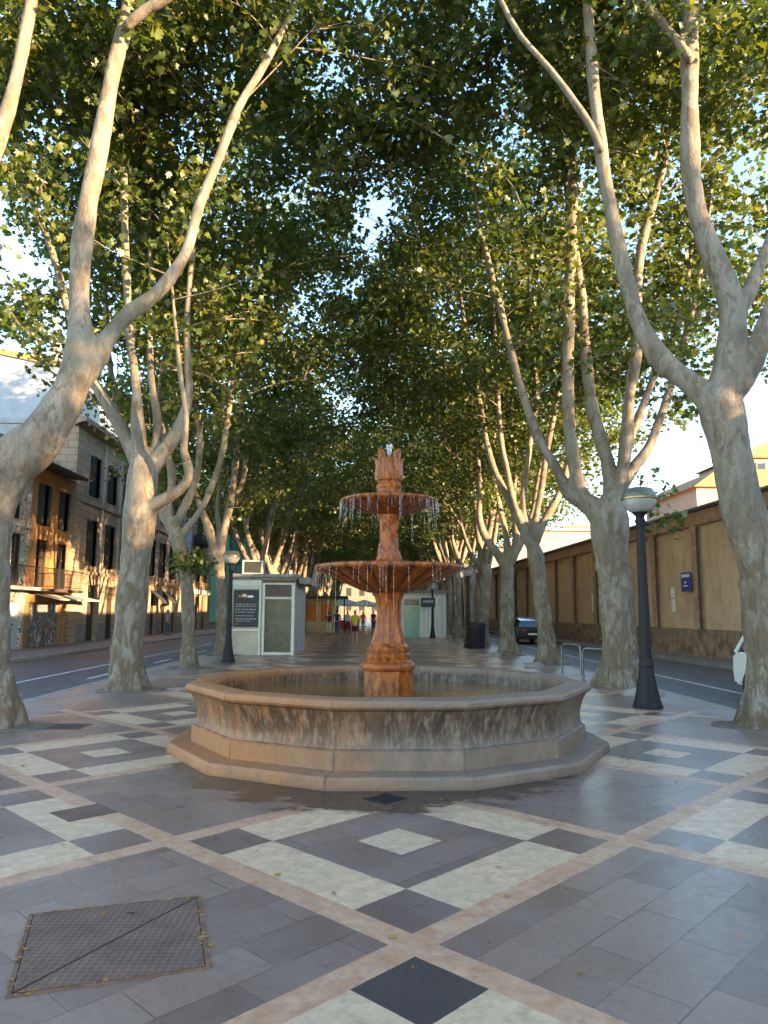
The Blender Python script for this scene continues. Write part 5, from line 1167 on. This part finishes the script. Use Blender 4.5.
for tri in ((lc[0], lc[1], lc[2]), (lc[0], lc[2], lc[3])):
    m = MB(); m.prism(shrink(tri, .962), 'z', -.01, .0065); pl = m.build('plate', MAT['hatch'], t, 0)
    m = MB(); cx, cy = sum(p[0] for p in tri) / 3, sum(p[1] for p in tri) / 3
    for p in tri:
        x, y = cx + (p[0] - cx) * .72, cy + (p[1] - cy) * .72
        m.box(x - .025, x - .010, y - .008, y + .008, .0066, .0085); m.box(x + .010, x + .025, y - .008, y + .008, .0066, .0085)
    m.build('lifting_key', MAT['steel'], pl, 0)
m = MB(); rg = np.random.default_rng(4); P = []
for i in range(4):
    a, b = np.array(c[i]), np.array(c[(i + 1) % 4])
    for k in range(34 if i in (0, 2) else 20): P.append(np.append(a + (b - a) * rg.random() + rg.normal(size=2) * .012, .012))
for k in range(6): P.append(np.array([-1.45 + rg.random() * .6, 3.75 + rg.random() * .6, .012]))
P = np.array(P)
lm = leaf_mesh('fallen_leaves', P, rg.uniform(.012, .034, len(P)), rg); lm.materials.clear(); lm.materials.append(MAT['deadleaf'])
lv = np.empty(len(lm.vertices) * 3, 'f'); lm.vertices.foreach_get('co', lv); lv = lv.reshape(-1, 3); lv[:, 2] = np.maximum(.007, .009 + (lv[:, 2] - .012) * .3); lm.vertices.foreach_set('co', lv.ravel())
tag(link('fallen_leaves', lm), 'dry orange leaf crumbs caught along the edges of the iron hatch', 'leaves', kind='stuff')
def scatter(name, n, box, size, label, seed):
    rg = np.random.default_rng(seed); P = np.stack([rg.uniform(box[0], box[1], n), rg.uniform(box[2], box[3], n), np.full(n, .012)], 1)
    P = P[(np.hypot(P[:, 0] - FX, P[:, 1] - FY) > 2.8)]
    me = leaf_mesh(name, P, rg.uniform(*size, len(P)), rg); me.materials.clear(); me.materials.append(MAT['deadleaf'])
    v = np.empty(len(me.vertices) * 3, 'f'); me.vertices.foreach_get('co', v); v = v.reshape(-1, 3); v[:, 2] = np.maximum(.004, .012 + (v[:, 2] - .012) * .35); me.vertices.foreach_set('co', v.ravel())
    tag(link(name, me), label, 'leaves', kind='stuff')
scatter('leaf_litter', 320, (-6.1, 6.1, 2.6, 30), (.015, .06), 'dry brown leaves scattered thinly over the paving', 9)
t = thing('inspection_cover', (-2.34, 6.42, 0), 'small dark brown square iron cover in the paving left of the fountain', 'cover', R(45))
m = MB(); m.box(-.19, .19, -.17, .17, -.02, .005); m.build('plate', MAT['hatch'], t, 0)
m = MB()
for a, b, cc, d in ((-.205, .205, -.185, -.171), (-.205, .205, .171, .185), (-.205, -.191, -.17, .17), (.191, .205, -.17, .17)): m.box(a, b, cc, d, -.02, .004)
m.build('frame', MAT['rust'], t, 0)
t = thing('drain_cover', (-4.35, 11.0, 0), 'dark square drain cover in the slabs near the left kerb', 'cover', 0)
m = MB(); m.box(-.3, .3, -.28, .28, -.02, .005); m.build('plate', MAT['hatch'], t, 0)
m = MB()
for k in range(5): m.box(-.22, .22, -.2 + k * .09, -.17 + k * .09, .0052, .008)
m.build('slots', MAT['tyre'], t, 0)
t = thing('drain_grate', (.15, 6.88, 0), 'iron drain grate in the wet slabs in front of the fountain', 'cover', R(45))
m = MB()
for k in range(6): m.box(-.13, .13, -.13 + k * .045, -.105 + k * .045, -.02, .004)
m.box(-.145, -.131, -.14, .14, -.02, .005); m.box(.131, .145, -.14, .14, -.02, .005); m.build('bars', MAT['iron'], t, 0)
for i, (x, y, s, lb) in enumerate(((5.55, 15.2, .36, 'low tan kerb stone beside the base of the tall right-hand lamp'), (5.05, 22.9, .34, 'low flat stone at the foot of the leaning grey tree'), (4.85, 28.6, .3, 'small flat stone at the foot of the crooked-armed tree'), (4.6, 50.8, .5, 'pale boulder-like stone block next to the right kiosk'))):
    m = MB(); m.sphere((0, 0, .02), 1, 14, (s * 1.2, s * .7, s * .42))
    for v in m.bm.verts: v.co += v.co.normalized() * .06 * mnoise.noise(v.co * 5 + Vector((i, 0, 0)))
    o = m.build('kerb_stone', MAT['kerb'], None, 60); o.location = (x, y, 0); o.rotation_euler = (0, 0, i * .7); tag(o, lb, 'stone', 'stones at the tree feet')
# ================================================================== cars
def car(loc, rz, paint, label):
    t = thing('parked_car', loc, label, 'car', rz)       # local +y = front
    W = .86; L0, L1 = -2.05, 2.05
    def arch(cy, r=.36):
        return [(cy + r * math.cos(q), .30 + r * math.sin(q)) for q in np.linspace(0, math.pi, 9)]
    low = [(L0 + .05, .30)] + arch(-1.28)[::-1] + arch(1.3)[::-1] + [(L1 - .08, .28), (L1, .42), (L1 - .03, .66), (L1 - .25, .78), (1.0, .92), (-1.75, .98), (L0 + .03, .92), (L0, .6)]
    m = MB(); m.prism(low, 'x', -W, W, .045); m.build('body', paint, t, 35)
    m = MB()
    sec = [(1.05, .91), (.25, 1.40), (-1.05, 1.46), (-1.80, 1.28), (-1.95, .96)]
    A = [m.bm.verts.new((-(W - .05 if z < 1 else W - .20), y, z)) for y, z in sec]; B = [m.bm.verts.new(((W - .05 if z < 1 else W - .20), y, z)) for y, z in sec]
    m.bm.faces.new(A); m.bm.faces.new(B[::-1])
    for k in range(5): m.bm.faces.new((A[k], B[k], B[(k + 1) % 5], A[(k + 1) % 5]))
    m.build('glasshouse', MAT['glass'], t, 0)
    m = MB()
    roof = [(.30, 1.385), (.22, 1.43), (-.5, 1.485), (-1.05, 1.49), (-1.82, 1.32), (-1.84, 1.26), (-1.05, 1.44)]
    m.prism(roof, 'x', -(W - .19), W - .19, .012)
    for s in (-1, 1):
        for (a, b) in (((1.06, .92), (.24, 1.41)), ((-.35, .96), (-.35, 1.46)), ((-1.92, .96), (-1.80, 1.30)), ((-1.2, .98), (-1.35, 1.42))):
            m.tube([(s * (W - .035), a[0], a[1]), (s * (W - .185), b[0], b[1])], .04, 6)
    m.build('roof', paint, t, 30)
    for s in (-1, 1):
        for cy in (-1.28, 1.3):
            m = MB(); m.tube([(s * (W - .20), cy, .30), (s * (W + .01), cy, .30)], .31, 24); wh = m.build('wheel', MAT['tyre'], t, 40)
            m = MB(); m.tube([(s * (W - .0), cy, .30), (s * (W + .02), cy, .30)], .19, 10); m.build('rim', MAT['steel'], wh, 30)
        m = MB(); m.box(s * (W - .28) - .2 * (s > 0), s * (W - .28) + .2 * (s < 0) + .0, L0 - .012, L0 + .08, .66, .84, .01); m.build('tail_light', MAT['redlamp'], t, 0)
        m = MB(); m.box(min(s * .45, s * .78), max(s * .45, s * .78), L1 - .10, L1 - .0, .58, .72, .02); m.build('headlight', MAT['headlamp'], t, 0)
        m = MB(); m.box(min(s * .86, s * 1.02), max(s * .86, s * 1.02), .68, .78, .92, 1.05, .02); m.build('wing_mirror', paint, t, 0)
    m = MB(); m.box(-.26, .26, L0 - .02, L0 + .02, .52, .63); m.build('number_plate', MAT['white'], t, 0)
    m = MB(); m.box(-W + .06, W - .06, L0 - .05, L0 + .1, .3, .46, .03); m.box(-W + .06, W - .06, L1 - .1, L1 + .03, .26, .40, .03); m.build('bumper', MAT['tyre'], t, 0)
    return t
car((9.15, 44.2, ZR), R(1.7), MAT['cardark'], 'dark car parked on the right-hand road near the ochre wall, seen from behind')
car((8.55, 13.9, ZR), R(178), MAT['carwhite'], 'white car on the right-hand road, almost hidden behind the largest tree trunk')
# ================================================================== people
def skin_mesh(verts, edges, radii, sub=2, name='x'):
    me = bpy.data.meshes.new(name); me.from_pydata(verts, edges, [])
    o = bpy.data.objects.new(name, me); COL.objects.link(o)
    md = o.modifiers.new('s', 'SKIN'); md.use_smooth_shade = True
    for i, d in enumerate(me.skin_vertices[0].data):
        r = radii[i]; d.radius = r if isinstance(r, tuple) else (r, r); d.use_root = (i == 0)
    ms = o.modifiers.new('u', 'SUBSURF'); ms.levels = sub; ms.render_levels = sub
    dg = bpy.context.evaluated_depsgraph_get(); r = bpy.data.meshes.new_from_object(o.evaluated_get(dg))
    bpy.data.objects.remove(o); r.polygons.foreach_set('use_smooth', [True] * len(r.polygons)); return r
def person(loc, rz, label, shirt, legs, hair, h=1.7, shorts=True, stride=.22, hat=None, bag=None):
    t = thing('person', loc, label, 'person', rz, 'people strolling far down the promenade'); s = h / 1.75; t.scale = (s, s, s)   # faces local -y
    st = stride
    V = [(0, 0, .95), (0, .0, 1.12), (0, .01, 1.30), (0, .015, 1.44), (0, .0, 1.52), (0, -.015, 1.60), (0, -.02, 1.68), (0, -.01, 1.73)]
    Rr = [(.15, .10), (.135, .095), (.155, .10), (.13, .085), .055, (.075, .088), (.078, .092), (.05, .06)]
    E = [(i, i + 1) for i in range(7)]
    for sd in (-1, 1):
        b = len(V); y = st * sd
        V += [(sd * .09, 0, .90), (sd * .095, -y * .35 - .01, .50), (sd * .095, -y * .5 + (.05 if y < 0 else 0), .09), (sd * .10, -y * .5 - .13 + (.05 if y < 0 else 0), .035)]
        Rr += [.085, .058, .038, (.04, .03)]
        E += [(0, b), (b, b + 1), (b + 1, b + 2), (b + 2, b + 3)]
        b = len(V)
        V += [(sd * .185, .01, 1.41), (sd * .235, .02 + y * .2, 1.14), (sd * .225, -.06 + y * .55, .90), (sd * .22, -.085 + y * .62, .81)]
        Rr += [.052, .040, .030, (.036, .022)]
        E += [(3, b), (b, b + 1), (b + 1, b + 2), (b + 2, b + 3)]
    me = skin_mesh(V, E, Rr, 2, 'body')
    bm = bmesh.new(); bm.from_mesh(me)
    def ball(c, sz):
        q = bmesh.ops.create_uvsphere(bm, u_segments=8, v_segments=6, radius=1)
        for v in q['verts']: v.co = Vector((c[0] + v.co.x * sz[0], c[1] + v.co.y * sz[1], c[2] + v.co.z * sz[2]))
    ball((0, -.118, 1.645), (.013, .022, .022)); ball((0, -.10, 1.60), (.026, .012, .008))
    for sd in (-1, 1): ball((sd * .03, -.098, 1.668), (.012, .01, .008)); ball((sd * .08, -.01, 1.65), (.012, .02, .032))
    for sd in (-1, 1):      # fingers and thumb
        hx, hy, hz = sd * .22, -.085 + st * sd * .62, .81
        for k, ln in enumerate((.075, .085, .08, .065)): ball((hx, hy + (k - 1.5) * .018, hz - .035 - ln * .5), (.008, .008, ln * .5))
        ball((hx - sd * .02, hy - .035, hz - .03), (.009, .011, .035))
    bm.to_mesh(me); bm.free(); me.materials.append(MAT['skin']); link('body', me, t)
    # shirt: torso and sleeves
    V2 = [(0, 0, .93), (0, 0, 1.12), (0, .01, 1.30), (0, .015, 1.45)]; R2 = [(.172, .122), (.158, .118), (.178, .122), (.135, .098)]; E2 = [(0, 1), (1, 2), (2, 3)]
    for sd in (-1, 1):
        b = len(V2); V2 += [(sd * .19, .01, 1.415), (sd * .225, .015 + st * sd * .1, 1.22)]; R2 += [.066, .062]; E2 += [(3, b), (b, b + 1)]
    me = skin_mesh(V2, E2, R2, 2, 'shirt'); me.materials.append(MAT[shirt]); link('shirt', me, t)
    V3 = [(0, 0, .98)]; R3 = [(.165, .115)]; E3 = []
    for sd in (-1, 1):
        y = st * sd; b = len(V3); V3 += [(sd * .092, 0, .88), (sd * .097, -y * .33 - .01, .54)]; R3 += [.100, .082]; E3 += [(0, b), (b, b + 1)]
        if not shorts: V3.append((sd * .097, -y * .5 + (.05 if y < 0 else 0), .12)); R3.append(.06); E3.append((b + 1, b + 2))
    me = skin_mesh(V3, E3, R3, 2, 'trousers'); me.materials.append(MAT[legs]); link('shorts' if shorts else 'trousers', me, t)
    m = MB(); m.sphere((0, .012, 1.70), 1, 14, (.092, .105, .085)); m.sphere((0, .05, 1.62), 1, 12, (.08, .06, .09)); m.build('hair', MAT[hair], t, 60)
    for sd in (-1, 1):
        y = st * sd; m = MB(); fy = -y * .5 + (.05 if y < 0 else 0); m.sphere((sd * .098, fy - .06, .035), 1, 12, (.05, .13, .045)); m.build('shoe', MAT['whitecloth' if shorts else 'blackcloth'], t, 60)
    if hat:
        m = MB(); m.lathe([(.20, 1.70), (.19, 1.715), (.10, 1.73), (.095, 1.80), (.03, 1.82)], 18); m.build('hat', MAT[hat], t, 50)
    return t
person((-.79, 41.2, 0), R(8), 'reddish-haired person in a bright yellow shirt walking along the middle of the walk', 'yellow', 'darkred', 'hair_r', 1.72)
person((-2.95, 54.5, 0), R(170), 'person in a dark red top and pale trousers, left of a companion in navy blue', 'darkred', 'whitecloth', 'hair_d', 1.62, False)
person((-2.38, 55.2, 0), R(175), 'person dressed in navy blue beside a companion in dark red', 'navy', 'navy', 'hair_d', 1.76, False)
person((-1.75, 60, 0), R(20), 'person in a pale top and black trousers just behind the yellow-shirted walker', 'whitecloth', 'blackcloth', 'hair_d', 1.7, False)
person((-.55, 64, 0), R(-10), 'person in a bright pink top, right of the yellow-shirted walker', 'pink', 'tan', 'hair_r', 1.66, True)
person((.35, 66.5, 0), R(190), 'person in black clothing next to the fountain column, beside the one in pink', 'blackcloth', 'jeans', 'hair_d', 1.72, False)
person((-14.1, 52.6, 0), R(80), 'person in a grey top and jeans standing under the dark awning across the left road', 'greycloth', 'jeans', 'hair_d', 1.72, False, .08)
person((-14.0, 57.4, 0), R(180), 'person in dark clothes on the far left pavement, past the awnings', 'blackcloth', 'blackcloth', 'hair_d', 1.7, False)
# ================================================================== closing the view far ahead
t = thing('far_building', (-30, 205, 0), 'hazy cream building closing the avenue far beyond the trees', 'building')
m = MB(); m.box(0, 60, 0, 12, 0, 16); m.build('wall', MAT['rubble'], t, 0)
for k in range(16):
    for z in (2, 6, 10):
        m = MB(); m.box(2 + k * 3.6, 3.4 + k * 3.6, -.05, .1, z, z + 2.2); m.build('window', MAT['shutter'], t, 0)
m = MB(); m.box(-.4, 60.4, -.5, 12.4, 16, 16.6); m.build('roof', MAT['tiles'], t, 0)
bpy.context.view_layer.update()
